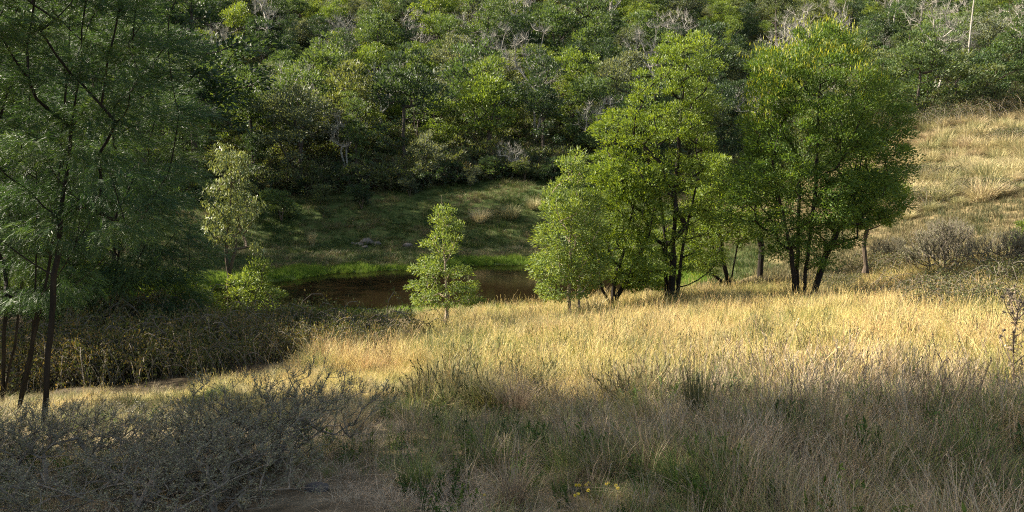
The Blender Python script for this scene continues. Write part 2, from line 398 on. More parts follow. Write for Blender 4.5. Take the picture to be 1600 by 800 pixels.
def fronds(targets, center, n, r, L, rng, np_=8, up=.1, droop=.3):
    T = np.repeat(targets, n, 0); N = len(T)
    o = norm(rng.normal(size=(N, 3)))*(rng.random((N, 1))**.5)*r*np.array([1, 1, .38]); c = T+o
    outd = norm((T-center)*np.array([1, 1, .3])); d = norm(o/r*.7+outd*.9+np.array([0, 0, up])+rng.normal(size=(N, 3))*.35)
    pl = norm(np.cross(d, norm(rng.normal(size=(N, 3))*.5+np.array([0, 0, 1])))); Ls = L*rng.uniform(.7, 1.3, N)[:, None]
    qs = []; tt = []
    t = np.repeat(rng.random(len(targets)), n)*.45+rng.random(N)*.35+.1
    for k in range(np_):
        s = (k+.5)/np_
        b = c+d*Ls*s-np.array([0, 0, 1])*Ls*droop*s*s
        for sg in (-1, 1):
            dd = norm(d*.75+pl*sg*.8-np.array([0, 0, .25]))
            qs.append(kites(b, dd, (Ls[:, 0]*.42*(1-.7*abs(s-.4))), (Ls[:, 0]*.045), rng)); tt.append(t)
    qs.append(kites(c-np.array([0, 0, .0]), d, Ls[:, 0], Ls[:, 0]*.03, rng)); tt.append(t)
    return np.concatenate(qs), np.concatenate(tt)
def lobes_px(lst, d, base):
    out = []
    for (px, py, rx, ry, dd, rd) in lst:
        p = P(px, py, d+dd)-base; s = (d+dd)/1256.0
        out.append((p[0], p[1], p[2], rx*s, rd, ry*s))
    return out
def gpt(px, d):
    """point on the ground in the image column px at distance d"""
    x = (px-800)/1256.0*d*1.0; z = h1(x, d)
    for _ in range(3):
        f = d*math.cos(PITCH)-(z-CAMZ)*math.sin(PITCH); x = (px-800)/1256.0*f; z = h1(x, d)
    return np.array([x, d, z])

def tree(name, base, stems, lobes, ntar, rng, label, cat, group=None, leafmat='wattle', barkmat='bark', kind='puff', leafkw={}, woodkw={}, dmin=None, inner=.35, extra=None, parts=('trunk', 'crown')):
    T = lobes_targets(lobes, ntar, rng, inner)
    if dmin: T = spread(T, dmin, rng)
    wq, pos, par, r = wood(stems, T, rng, **woodkw)
    ce = np.array(lobes)[:, :3].mean(0)
    if kind == 'puff': lq, lt = puff(T, ce, rng=rng, **leafkw)
    elif kind == 'frond': lq, lt = fronds(T, ce, rng=rng, **leafkw)
    if extra is not None:
        eq, et = extra(T, ce, rng); lq = np.concatenate([lq, eq]); lt = np.concatenate([lt, et])
    e = empty(name, base)
    tr = ob(parts[0], mesh_quads(name+'_'+parts[0], wq, M[barkmat], smooth=True), e)
    cr = ob(parts[1], mesh_quads(name+'_'+parts[1], lq, M[leafmat], tint=lt), e)
    tag(e, label, cat, group)
    return e
def copy_tree(o, loc, rz=0, sc=1, label=None, group=None, mats=None):
    c = o.copy(); COL.objects.link(c); c.location = loc; c.rotation_euler = (0, 0, rz)
    c.scale = sc if isinstance(sc, (tuple, list)) else (sc,)*3
    if label: c['label'] = label
    if group: c['group'] = group
    for ch in o.children:
        k = ch.copy(); COL.objects.link(k); k.parent = c
        if mats and ch.name.split('.')[0] in mats:
            k.material_slots[0].link = 'OBJECT'; k.material_slots[0].material = M[mats[ch.name.split('.')[0]]]
    return c
EXEC_SPLIT = 1
# ------------------------------------------------------------------ hero trees of the meadow edge
def rel(pts, base):      # (px,py,d) -> local
    return [tuple(P(*q)-base) for q in pts]
rng = np.random.default_rng(11)
def LB(lst, d, base, depth=1.15):
    return lobes_px([(a, b_, c, e_, (f[0] if f else 0), (f[1] if len(f) > 1 else c*d/1256*depth)) for (a, b_, c, e_, *f) in lst], d, base)

# big round wattle on the right
b0 = gpt(1255, 28.5)
def sun_rim_shoots(T, ce, rng):  # yellow young shoots; sun-rim glow on the top left put into their colour
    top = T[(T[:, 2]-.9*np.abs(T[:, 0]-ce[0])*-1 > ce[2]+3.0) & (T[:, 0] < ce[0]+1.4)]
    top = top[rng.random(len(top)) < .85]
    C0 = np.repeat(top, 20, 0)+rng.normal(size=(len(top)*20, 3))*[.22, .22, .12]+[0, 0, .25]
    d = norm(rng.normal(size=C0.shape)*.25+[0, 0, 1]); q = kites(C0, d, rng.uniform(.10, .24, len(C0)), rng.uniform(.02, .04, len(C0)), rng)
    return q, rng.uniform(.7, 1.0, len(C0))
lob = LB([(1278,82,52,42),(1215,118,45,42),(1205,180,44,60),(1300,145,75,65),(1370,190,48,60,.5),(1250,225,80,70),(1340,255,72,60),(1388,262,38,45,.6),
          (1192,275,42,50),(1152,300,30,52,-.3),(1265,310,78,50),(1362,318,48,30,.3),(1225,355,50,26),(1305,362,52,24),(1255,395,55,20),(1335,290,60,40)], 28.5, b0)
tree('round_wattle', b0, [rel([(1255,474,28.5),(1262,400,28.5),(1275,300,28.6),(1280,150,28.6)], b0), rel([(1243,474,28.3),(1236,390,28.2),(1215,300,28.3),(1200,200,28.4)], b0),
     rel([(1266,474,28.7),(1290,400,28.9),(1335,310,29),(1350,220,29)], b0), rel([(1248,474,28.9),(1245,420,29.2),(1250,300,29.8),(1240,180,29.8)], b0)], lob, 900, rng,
     'broad round wattle with sun-yellow shoot tips and several dark trunks, largest tree on the meadow', 'tree', leafmat='wattle_gold',
     leafkw=dict(n=150, r=.38, L=.105, Wd=.038, up=.45, tipbright=.08), woodkw=dict(rtip=.0068, rmin=.007), extra=sun_rim_shoots, dmin=.30)
# small pale-leaved tree at its right foot
b0 = gpt(1353, 30.5)
tree('small_wattle', b0, [rel([(1353,416,30.5),(1350,380,30.5),(1358,340,30.5)], b0)], LB([(1338,305,34,20),(1382,302,32,22),(1352,338,40,16),(1345,280,25,18)], 30.5, b0), 120, rng,
     'small thin wattle growing at the right foot of the broad round wattle', 'tree', leafkw=dict(n=90, r=.32, L=.13, Wd=.045, up=.2), woodkw=dict(rtip=.009, rmin=.006), barkmat='bark_mid', dmin=.25)
# tall tree in the middle
b0 = gpt(1048, 29.5)
lob = LB([(1072,95,48,46),(1022,140,42,36),(1085,150,30,46),(975,205,46,34),(1050,205,60,50),(1085,235,32,50),(955,258,36,26),(1000,278,58,32),(1075,300,46,44),(1050,345,70,34,.5),(1075,400,55,36,.8),(1010,395,40,40,.6)], 29.5, b0)
tree('tall_wattle', b0, [rel([(1048,472,29.5),(1052,400,29.5),(1056,300,29.5),(1062,200,29.4),(1074,90,29.4)], b0), rel([(1042,472,29.7),(1040,380,29.8),(1030,300,29.9),(1005,230,29.9)], b0),
     rel([(1056,472,29.6),(1068,380,29.7),(1090,280,29.9),(1105,190,29.9)], b0)], lob, 620, rng,
     'tallest wattle with layered green foliage and a thick black trunk at the pond side', 'tree',
     leafkw=dict(n=135, r=.38, L=.10, Wd=.038, up=.3, squash=.45, tipbright=.2), woodkw=dict(rtip=.0095, rmin=.007), dmin=.36)
# leaning dark multi-stem one in front of the pond
b0 = gpt(957, 28.9)
tree('forked_wattle', b0, [rel([(957,478,28.9),(960,440,28.9),(975,390,29),(990,320,29)], b0), rel([(955,478,28.9),(940,450,28.8),(925,400,28.8),(930,330,28.8)], b0), rel([(960,470,28.9),(985,430,29),(1010,380,29.2)], b0)],
     LB([(955,290,34,40),(985,330,42,50),(965,395,58,42),(1012,285,26,28),(1000,420,45,30)], 28.9, b0), 330, rng,
     'dark forked wattle between the small bright tree and the tallest wattle', 'tree', leafkw=dict(n=100, r=.36, L=.12, Wd=.045, up=.3), woodkw=dict(rtip=.010, rmin=.007), dmin=.30)
# small bright tree at the pond's right end
b0 = gpt(897, 27.6)
tree('bright_wattle', b0, [rel([(890,484,27.6),(889,430,27.6),(893,330,27.6),(893,255,27.6)], b0), rel([(905,484,27.6),(905,440,27.7),(915,380,27.7)], b0)],
     LB([(893,268,22,32),(885,320,34,42),(875,372,36,40),(868,415,34,36),(915,350,34,50),(915,410,34,42),(882,445,44,22)], 27.6, b0), 380, rng,
     'small bright wattle with two thin pale stems at the right end of the pond', 'tree', leafmat='young', leafkw=dict(n=95, r=.30, L=.11, Wd=.04, up=.3, tipbright=.2), woodkw=dict(rtip=.0055, rmin=.005), barkmat='bark_pale', dmin=.24)
# two dark ones between tall and round
b0 = gpt(1140, 34.5)
tree('leaning_wattle', b0, [rel([(1142,452,34.5),(1128,400,34.5),(1122,340,34.5),(1130,250,34.5)], b0), rel([(1140,452,34.5),(1105,420,34.3),(1080,370,34)], b0), rel([(1140,452,34.5),(1150,400,34.6),(1160,330,34.6)], b0)],
     LB([(1116,265,24,30),(1118,310,30,38),(1105,350,48,36),(1090,400,30,26),(1150,350,30,30)], 34.5, b0), 260, rng,
     'shaded wattle with leaning dark stems behind, between the tallest and the round wattle', 'tree', leafkw=dict(n=90, r=.42, L=.14, Wd=.05), woodkw=dict(rtip=.011, rmin=.008), dmin=.36)
b0 = gpt(1186, 36.5)
tree('slender_wattle', b0, [rel([(1186,445,36.5),(1190,390,36.5),(1182,330,36.5),(1180,260,36.5)], b0)],
     LB([(1180,300,26,30),(1185,345,34,30),(1210,300,30,40)], 36.5, b0), 140, rng,
     'slender dark-trunked wattle half hidden behind the left lobe of the round wattle', 'tree', leafkw=dict(n=90, r=.42, L=.14, Wd=.05), woodkw=dict(rtip=.016, rmin=.009), dmin=.36)
# saplings before the pond
b0 = gpt(698, 26)
tree('wattle_sapling', b0, [rel([(698,490,26),(697,440,26),(692,380,26),(690,305,26)], b0)],
     LB([(690,312,7,12),(693,338,16,16),(700,352,22,12),(690,378,32,18),(690,410,38,16),(668,425,28,14),(722,438,26,20),(658,442,28,14),(690,458,52,16),(735,462,22,14)], 26, b0), 150, rng,
     'pale green feathery sapling standing alone in front of the dark pond', 'sapling', leafmat='young', leafkw=dict(n=60, r=.21, L=.10, Wd=.034, up=.25, tipbright=.15), woodkw=dict(rtip=.005, rmin=.004), barkmat='bark_pale', dmin=.15, inner=.3)
def hanging(n, r, L, Wd):
    def f(T, ce, rng):
        T = np.repeat(T, n, 0); N = len(T); c = T+norm(rng.normal(size=(N, 3)))*(rng.random((N, 1))**.5)*r
        d = norm(rng.normal(size=(N, 3))*.45+[0, 0, -1.0]); return kites(c, d, L*rng.uniform(.6, 1.4, N), Wd*rng.uniform(.7, 1.3, N), rng), rng.random(N)
    return f
b0 = gpt(357, 29)
tree('gum_sapling', b0, [rel([(357,500,29),(358,430,29),(352,390,29),(360,330,29),(362,240,29)], b0), rel([(357,440,29),(368,390,29),(372,350,29)], b0)],
     LB([(360,238,22,16),(366,262,30,22),(350,278,18,12),(345,312,30,22),(372,325,34,30),(355,352,38,22),(398,384,8,8)], 29, b0), 110, rng,
     'slim young gum tree with pale hanging leaves and bare lower stem left of the pond', 'tree', leafmat='gum', leafkw=dict(n=4, r=.22, L=.12, Wd=.03), extra=hanging(42, .27, .16, .042),
     woodkw=dict(rtip=.0085, rmin=.005), barkmat='bark_mid', dmin=.17, inner=.3)
b0 = gpt(395, 28.5)
tree('wattle_bush', b0, [rel([(395,500,28.5),(392,450,28.5),(400,415,28.5)], b0), rel([(395,500,28.5),(372,470,28.5)], b0), rel([(395,500,28.5),(415,470,28.5)], b0)],
     LB([(402,418,15,16),(385,445,30,20),(415,462,26,16),(368,472,28,18),(398,485,34,14)], 28.5, b0), 110, rng,
     'light green leafy bush at the foot of the slim young gum tree', 'bush', leafmat='young', leafkw=dict(n=60, r=.24, L=.12, Wd=.038), woodkw=dict(rtip=.007, rmin=.005), barkmat='bark_mid', dmin=.18, parts=('stems', 'foliage'))

# ------------------------------------------------------------------ dark grove at the left
FK = dict(n=90, r=.36, L=.16)
def left_tree(name, px, d, stems, lst, nt_, label, fk=FK, dm=.40, **kw):
    b0 = gpt(px, d)
    st = []
    for s in stems:
        s = rel([(a, b_, d+c) for a, b_, c in s], b0); s[0] = (s[0][0], s[0][1], 0.0); st.append(s)
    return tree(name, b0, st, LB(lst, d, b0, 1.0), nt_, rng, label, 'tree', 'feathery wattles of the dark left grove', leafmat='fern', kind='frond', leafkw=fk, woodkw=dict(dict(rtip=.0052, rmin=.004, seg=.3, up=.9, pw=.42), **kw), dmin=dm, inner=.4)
left_tree('feathery_wattle', 68, 8.8, [[(68,690,0),(76,560,0),(84,430,0),(100,300,.1),(120,150,.2),(140,-60,.2)]],
          [(150,60,130,80),(215,140,100,80),(60,230,110,60),(160,250,110,60),(250,230,60,60),(90,-70,220,70),(40,330,80,50),(220,330,80,40),(30,130,50,30)], 330,
          'nearest wattle of the dark left grove, its straight black trunk standing closest to the camera')
left_tree('feathery_wattle', 28, 10.6, [[(26,650,0),(45,560,0),(75,430,0),(95,250,.1),(112,0,.2),(115,-90,.2)], [(26,650,0),(50,560,.1),(56,430,.1),(58,200,.2)]],
          [(40,300,100,70),(130,330,90,60),(60,430,70,40),(150,60,70,60),(30,-40,120,60),(20,180,60,50),(-40,150,80,200)], 240,
          'wattle of the left grove with a curved black trunk, just behind the nearest trunk')
left_tree('feathery_wattle', 3, 12.0, [[(2,640,0),(8,520,0),(16,400,0),(20,200,.1),(28,-80,.2)], [(2,640,0),(24,540,0),(38,400,.1),(46,150,.2)]],
          [(0,260,90,80),(-30,400,80,60),(60,370,70,50),(-30,60,120,90)], 190,
          'wattle of the left grove whose trunk rises at the left edge of the photo')
left_tree('feathery_wattle', 160, 22, [[(160,575,0),(172,480,0),(190,360,0),(215,230,0),(225,60,0)], [(160,575,0),(120,450,.3),(100,330,.3)], [(162,570,0),(182,470,-.2),(230,380,-.2),(275,270,-.2)]],
          [(215,120,75,90),(262,210,46,80),(180,210,90,70),(285,290,28,50),(230,320,80,60),(120,330,90,70),(285,390,36,50),(240,440,66,55),(160,430,80,60),(275,480,34,40),(90,480,70,50),(60,120,60,60)], 620,
          'wide wattle forming the right side of the dark left grove beside the pond', fk=dict(n=70, r=.62, L=.26), dm=.62, seg=.6)
left_tree('feathery_wattle', 60, 25, [[(60,580,0),(70,450,0),(80,250,0),(85,40,0)], [(60,580,0),(110,450,.2),(150,300,.2)]],
          [(0,200,120,90),(110,260,90,70),(30,380,110,80),(160,500,90,40),(60,60,60,40)], 300,
          'wattle at the back of the left grove seen between the black trunks', fk=dict(n=50, r=.6, L=.30), dm=.6, seg=.6)

# ------------------------------------------------------------------ hillside forest
def hill_variant(name, seed, H0=9, Rc=3.4, nl=7, ntar=100, n=84, L=.24, Wd=.115, flat=.7, low=.3):
    g = np.random.default_rng(seed); lobes = []
    for k in range(nl):
        a = g.random()*6.283; rr = Rc*.62*math.sqrt(g.random()); z = H0*(low+(1-low)*.85*g.random())*(1-.25*rr/Rc)
        s = g.uniform(.32, .55)*Rc
        lobes.append((rr*math.cos(a), rr*math.sin(a), z, s, s, s*flat))
    lobes.append((g.normal()*.3, g.normal()*.3, H0*.86, Rc*.42, Rc*.42, Rc*.36))
    T = spread(lobes_targets(lobes, ntar, g, .25), .55, g)
    st = [[(0, 0, 0), (.15*g.normal(), .15*g.normal(), H0*.3), (.4*g.normal(), .4*g.normal(), H0*.75)]]
    if g.random() < .6: st.append([(.1, 0, 0), (g.normal()*.7, g.normal()*.7, H0*.35), (g.normal()*1.4, g.normal()*1.4, H0*.6)])
    wq, *_ = wood(st, T, g, rtip=.018, rmin=.018, seg=.9, sides=4)
    lq, lt = puff(T, np.array([0, 0, H0*.5]), n, .75, L, Wd, g, up=.45, squash=.5, tipbright=.2)
    return mesh_quads(name+'_trunk', wq, M['bark_hill'], smooth=True), mesh_quads(name+'_crown', lq, M['hill_green'], tint=lt)
HV = {'round': [hill_variant('round_hill', 100+i) for i in range(4)],
      'tall': [hill_variant('tall_hill', 200+i, H0=12, Rc=3.0, nl=8, ntar=80, flat=.9) for i in range(3)],
      'spreading': [hill_variant('spreading_hill', 300+i, H0=8, Rc=4.4, nl=10, ntar=120, flat=.5, low=.4) for i in range(3)],
      'bushy': [hill_variant('bushy_hill', 400+i, H0=5.5, Rc=2.8, nl=7, ntar=80, flat=.7, low=.15) for i in range(2)]}
def dead_variant(name, seed, H0=8, Rc=2.6, ntar=60, mat='bark_grey', rtip=.020, rmin=.018, spray=14, sl=1.0, rs=.012, flat=1.):
    g = np.random.default_rng(seed)
    lobes = [(g.normal()*Rc*.35, g.normal()*Rc*.35, H0*g.uniform(.45, .85), Rc*.55, Rc*.55, Rc*.6*flat) for _ in range(5)]
    T = spread(lobes_targets(lobes, ntar, g, .5), .35, g)
    st = [[(0, 0, 0), (.2*g.normal(), .2*g.normal(), H0*.35), (.5*g.normal(), .5*g.normal(), H0*.85)], [(0, 0, 0), (.6*g.normal(), .6*g.normal(), H0*.4), (1.2*g.normal(), 1.2*g.normal(), H0*.7)]]
    wq, *_ = wood(st, T, g, rtip=rtip, rmin=rmin, seg=.6, sides=4, up=.8)
    A = np.repeat(T, spray, 0); d = norm(norm(A-[0, 0, H0*.3])*.8+g.normal(size=A.shape)*.6); B = A+d*g.uniform(.3, 1, (len(A), 1))*sl
    q = tubes(A, B, rs, rs*.4, 3)
    return mesh_quads(name, wq, M[mat], smooth=True), mesh_quads(name+'_twigs', q, M[mat])
DV = [dead_variant('bare_tree_wood', 500+i, H0=[8, 10, 6.5][i]) for i in range(3)]
MATN = {'hill_bright': 'bright yellow-green', 'hill_green': 'mid-green', 'hill_olive': 'olive', 'hill_grey': 'grey-green', 'hill_dark': 'dark green'}
def hill_tree(x, y, shape, var, mat, rz, sc, name='hill_tree'):
    e = empty(name, (x, y, h1(x, y)-.1), rz, sc)
    t, c = HV[shape][var % len(HV[shape])]
    ob('trunk', t, e); ob('crown', c, e, M[mat]); return e
def bare_tree(x, y, var, rz, sc, mat=None, name='bare_tree'):
    e = empty(name, (x, y, h1(x, y)-.1), rz, sc); w, t = DV[var % len(DV)]
    ob('trunk', w, e, mat and M[mat]); ob('twigs', t, e, mat and M[mat]); return e
hrng = np.random.default_rng(5)
placed = []; hill = []
# the ones that stand out in the photograph: px, crown-centre py, d, shape, material, scale, label
SPEC = [(765,198,76,'round','hill_bright',(1.02,1.02,1.12),'large bright yellow-green tree at the hill foot right above the lone sapling'),
        (545,190,77,'spreading','hill_olive',(1.05,1.05,1.2),'wide olive tree with tangled bare lower branches above the middle of the pond'),
        (893,150,84,'tall','hill_bright',(1.0,1.0,.95),'tall yellow-green tree on the hill just left of the tallest wattle'),
        (585,105,93,'round','hill_bright',(.95,.95,1.),'rounded sunlit yellow-green tree on the hill above the wide olive tree'),
        (648,112,95,'round','hill_bright',(.8,.8,.95),'narrow sunlit tree immediately right of the rounded yellow-green one on the hill'),
        (400,215,76,'round','hill_green',(1.1,1.1,1.1),'green tree at the hill foot directly above the slim young gum'),
        (450,130,90,'round','hill_bright',(.85,.85,.9),'light green tree on the hillside between the young gum and wide olive tree'),
        (668,262,71,'bushy','hill_grey',(.62,.62,.8),'pale green rounded bushy tree at the hill foot left of the lone sapling'),
        (1450,150,83,'bushy','hill_green',(1.15,1.15,1.05),'left one of the two rounded green bushes at the top of the tussock slope'),
        (1492,150,82,'bushy','hill_olive',(1.3,1.3,1.1),'broad olive bush in the middle at the top of the tussock slope'),
        (1543,145,84,'bushy','hill_green',(1.15,1.15,1.1),'right one of the two rounded green bushes at the top of the tussock slope'),
        (985,95,105,'round','hill_grey',(1.,1.,1.),'pale grey-green tree on the hill peeping over the tallest wattle from the left')]
HT = {'round': 6.2, 'tall': 8, 'spreading': 6, 'bushy': 3}
for i, (px, pyc, d, shp, mat, sc, lab) in enumerate(SPEC):
    g = gpt(px, d)
    hill.append((hill_tree(g[0], d, shp, i, mat, hrng.random()*6.28, sc), lab)); placed.append((g[0], d))
    t = PX(np.array([g[0], d, g[2]+HT[shp]*sc[2]]))
pts = []
tries = 0
while len(pts) < 310 and tries < 40000:
    tries += 1
    y = 68+(150-68)*hrng.random()**1.1; x = hrng.uniform(-.72, .72)*y
    fe = float(forest_edge(x))
    if y < fe+1.5: continue
    px, py, f = PX((x, y, h1(x, y)+9))
    if px < -40 or px > 1650 or py < -30 or py > 420: continue
    dm = 4.1+ .02*(y-70)
    if any((x-a)**2+(y-b_)**2 < dm*dm for a, b_ in placed): continue
    placed.append((x, y)); pts.append((x, y, px, py, y-fe))
print('HILL candidates', len(pts), tries)
cells = {}
for (x, y, px, py, e) in pts:
    u = hrng.random()
    if u < .25 and e > 5 and not (1080 < px < 1190):
        o = bare_tree(x, y, hrng.integers(3), hrng.random()*6.28, hrng.uniform(.95, 1.35)); kind = 'bare grey'
    else:
        right = px > 1150
        mat = 'hill_dark' if (1090 < px < 1200 and py > 40 or (px < 900 and e < 5 and hrng.random() < .6)) else hrng.choice(['hill_bright', 'hill_green', 'hill_olive', 'hill_grey', 'hill_dark'], p=[.14, .28, .26, .18, .14] if right else [.25, .3, .18, .12, .15])
        shp = hrng.choice(['round', 'tall', 'spreading', 'bushy'], p=[.42, .2, .28, .10] if not right else [.35, .1, .3, .25])
        s = hrng.uniform(.62, 1.2)*(.85 if right else 1)
        o = hill_tree(x, y, shp, int(hrng.integers(4)), mat, hrng.random()*6.28, (s*hrng.uniform(.92, 1.1), s*hrng.uniform(.92, 1.1), s*hrng.uniform(.9, 1.12))); kind = MATN[mat]
    row = 'at the hill foot' if e < 7 else ('low on the hill' if py > 110 else ('halfway up the hill' if py > 45 else 'along the top edge'))
    col = ('left edge', 'behind the left grove', 'above the young gum', 'above the pond', 'above the lone sapling', 'behind the tallest wattle', 'behind the round wattle', 'above the tussock slope')[int(np.searchsorted([60, 300, 450, 620, 850, 1130, 1400], px))]
    cells.setdefault((kind, row, col), []).append((px, o))
ORD = ['leftmost', 'second from left', 'third from left', 'fourth from left', 'fifth from left', 'sixth from left', 'seventh from left', 'eighth from left', 'ninth from left', 'tenth from left']
for (kind, row, col), L_ in cells.items():
    L_.sort(key=lambda t: t[0])
    for k, (px, o) in enumerate(L_):
        w = kind+' tree '+row+', '+col
        if len(L_) > 1: w = (ORD[k] if k < 10 else 'rightmost')+' '+kind+' tree '+row+', '+col
        bare = kind.startswith('bare')
        tag(o, w, 'bare tree' if bare else 'tree', 'leafless trees on the wooded hill' if bare else 'trees of the wooded hill')
for o, lab in hill: tag(o, lab, 'tree', 'trees of the wooded hill')
# bare grey ones the photograph shows clearly
for px, d, v, s, lab in [(545,73.0,0,.8,'bare twiggy grey tree standing in front of the wide olive tree'),(1480,100,1,1.0,'bare pale tree rising behind the broad olive bush'),(1500,97,0,.9,'bare grey tree right behind the olive bush, nearer than the pole'),
                         (285,118,1,1.,'bare tree with a dark leader high at the upper left'),(350,112,0,1.0,'tangled bare grey tree right of the dark bare leader'),(540,112,2,1.2,'pale bare tree high above the middle of the pond'),
                         (780,106,1,1.0,'large pale bare tree high above the lone sapling'),(1310,120,1,1.,'bare grey tree just right of the round wattle top'),(800,71.5,2,.5,'small bare shrub tree at the bank foot right of the lone sapling'),
                         (930,78,0,.9,'bare grey tree between the tall hill tree and the tallest wattle')]:
    g = gpt(px, d); tag(bare_tree(g[0], d, v, hrng.random()*6.28, s), lab, 'bare tree', 'leafless trees on the wooded hill')
# off to the left: trees behind the grove, and unseen ones added to cast shade
SHN = ['nearest','second','third','fourth','fifth','sixth','seventh','eighth','ninth','tenth','eleventh','twelfth','thirteenth','fourteenth','fifteenth']
shade = [(-29,63,1.8),(-27,69,1.8),(-33,59,2.0),(-34,67,2.1),(-38,30,1.6),(-33,22,1.5),(-44,38,1.7),(-31,41,1.3),(-33,45,1.25),(-34,53,1.2),(-31,50,1.4),(-50,30,1.8),(-36,42,1.5)]  # added out of view to throw shade on the far bank
for i, (x, y, s, v_, lab) in enumerate([(-18.5,37,.7,'round','dark rounded tree right behind the grove, nearest of those at the pond corner'),(-25,42,.85,'round','dark rounded tree behind the grove, left of the pond corner'),(-25,37,.9,'round','dark rounded tree behind the black trunks, far left'),
        (-28,46,1.0,'round','dark tree at the left end of the pond'),(-27,40,1.0,'tall','tall dark tree deep behind the grove'),(-15,17.2,.9,'round','off-frame dark tree added left of the grove to shade the brambles, nearest'),(-16,20.5,1.0,'round','off-frame dark tree added left of the grove to shade the brambles, middle one'),(-18.5,22,1.1,'round','off-frame dark tree added left of the grove to shade the brambles, farthest'),(-19,25,.5,'bushy','dark bush behind the middle black trunk'),(-14,25,.55,'bushy','dark bush behind the right part of the grove'),(-30,55,1.0,'round','dark tree behind the grove on the far bank corner')]):  # the three left-edge round trees are added off frame to shade the brambles
    o = hill_tree(x, y, v_, i+1, 'hill_dark', i*1.7, s, name='grove_tree'); tag(o, lab, 'tree', 'dark trees behind the left grove')
for i, (x, y, s) in enumerate(shade):
    o = hill_tree(x, y, 'tall', i, 'hill_dark', i*1.3, (s*1.1, s*1.1, s), name='added_shade_tree'); tag(o, SHN[sorted(shade, key=lambda t: t[1]).index((x, y, s))]+' tall dark tree added on the slope left of the pond to cast shade', 'tree', 'added shade trees on the left slope out of view')
# unseen trees added left of the camera to shade the foreground
back = [(-12,6.8,1.45),(-12.5,3.5,1.3),(-17,8.0,1.8),(-16.5,4.2,1.6),(-9,3.2,.95),(-21.5,9.2,2.0),(-8.5,0,.9),(-14,-.5,1.3),(-21,4.5,1.8)]
for i, (x, y, s) in enumerate(back):
    o = hill_tree(x, y, 'tall', i, 'hill_dark', i*2.1, (s*.95, s*.8, s), name='added_shade_tree'); tag(o, SHN[i]+' tall dark tree added out of view left of the viewpoint for shade', 'tree', 'added shade trees left of the viewpoint')

# ------------------------------------------------------------------ small plants
def blades(n, rb, h, lean, w, rng, curve=.5, seg=4, hv=.3, upright=0.):
    a = rng.random(n)*6.283; r0 = rb*np.sqrt(rng.random(n)); b0 = np.stack([np.cos(a)*r0, np.sin(a)*r0, np.zeros(n)-.02], 1)
    a2 = a+rng.normal(size=n)*.6; ho = np.stack([np.cos(a2), np.sin(a2), np.zeros(n)], 1)
    hh = h*(1-hv+2*hv*rng.random(n)); ln = lean*rng.random(n)**.8
    side = np.stack([-np.sin(a2+rng.normal(size=n)*.8), np.cos(a2), np.zeros(n)], 1); side = norm(side)
    ts = np.linspace(0, 1, seg+1); P_ = []
    for t in ts:
        hor = ln*hh*(t*.35+curve*t*t*1.3); z = hh*(t-.45*curve*ln*t**2.2)
        P_.append(b0+ho*hor[:, None]+np.stack([np.zeros(n), np.zeros(n), z], 1))
    wd = w*np.array([1, .95, .75, .5, .12, .05])[:seg+1] if seg == 4 else w*np.linspace(1, .12, seg+1)
    q = []
    for k in range(seg):
        q.append(np.stack([P_[k]-side*wd[k]/2, P_[k]+side*wd[k]/2, P_[k+1]+side*wd[k+1]/2, P_[k+1]-side*wd[k+1]/2], 1))
    t = rng.random(n)
    return np.concatenate(q), np.tile(t, seg)
def seedheads(n, rb, h, rng, w=.004, hl=.09, hw=.007):
    a = rng.random(n)*6.283; r0 = rb*rng.random(n); A = np.stack([np.cos(a)*r0, np.sin(a)*r0, np.zeros(n)], 1)
    d = norm(rng.normal(size=(n, 3))*.16+[0, 0, 1]); hh = h*rng.uniform(.7, 1.2, (n, 1)); mid = A+d*hh*.6; d2 = norm(d+rng.normal(size=(n, 3))*.18); B = mid+d2*hh*.4
    q = [tubes(A, mid, w*.6, w*.5, 3), tubes(mid, B, w*.5, w*.35, 3)]
    for k in range(5):
        q.append(kites(B-d2*hl*k/5, norm(d2+rng.normal(size=(n, 3))*.25), np.full(n, hl*.35), np.full(n, hw), rng))
    q = np.concatenate(q); return q, np.full(len(q), .7)
def cat2(*a): return np.concatenate([x[0] for x in a]), np.concatenate([x[1] for x in a])
g = np.random.default_rng(77)
def src(name, qt, mat): me = mesh_quads(name, qt[0], M[mat], tint=qt[1]); o = D.objects.new(name, me); return o
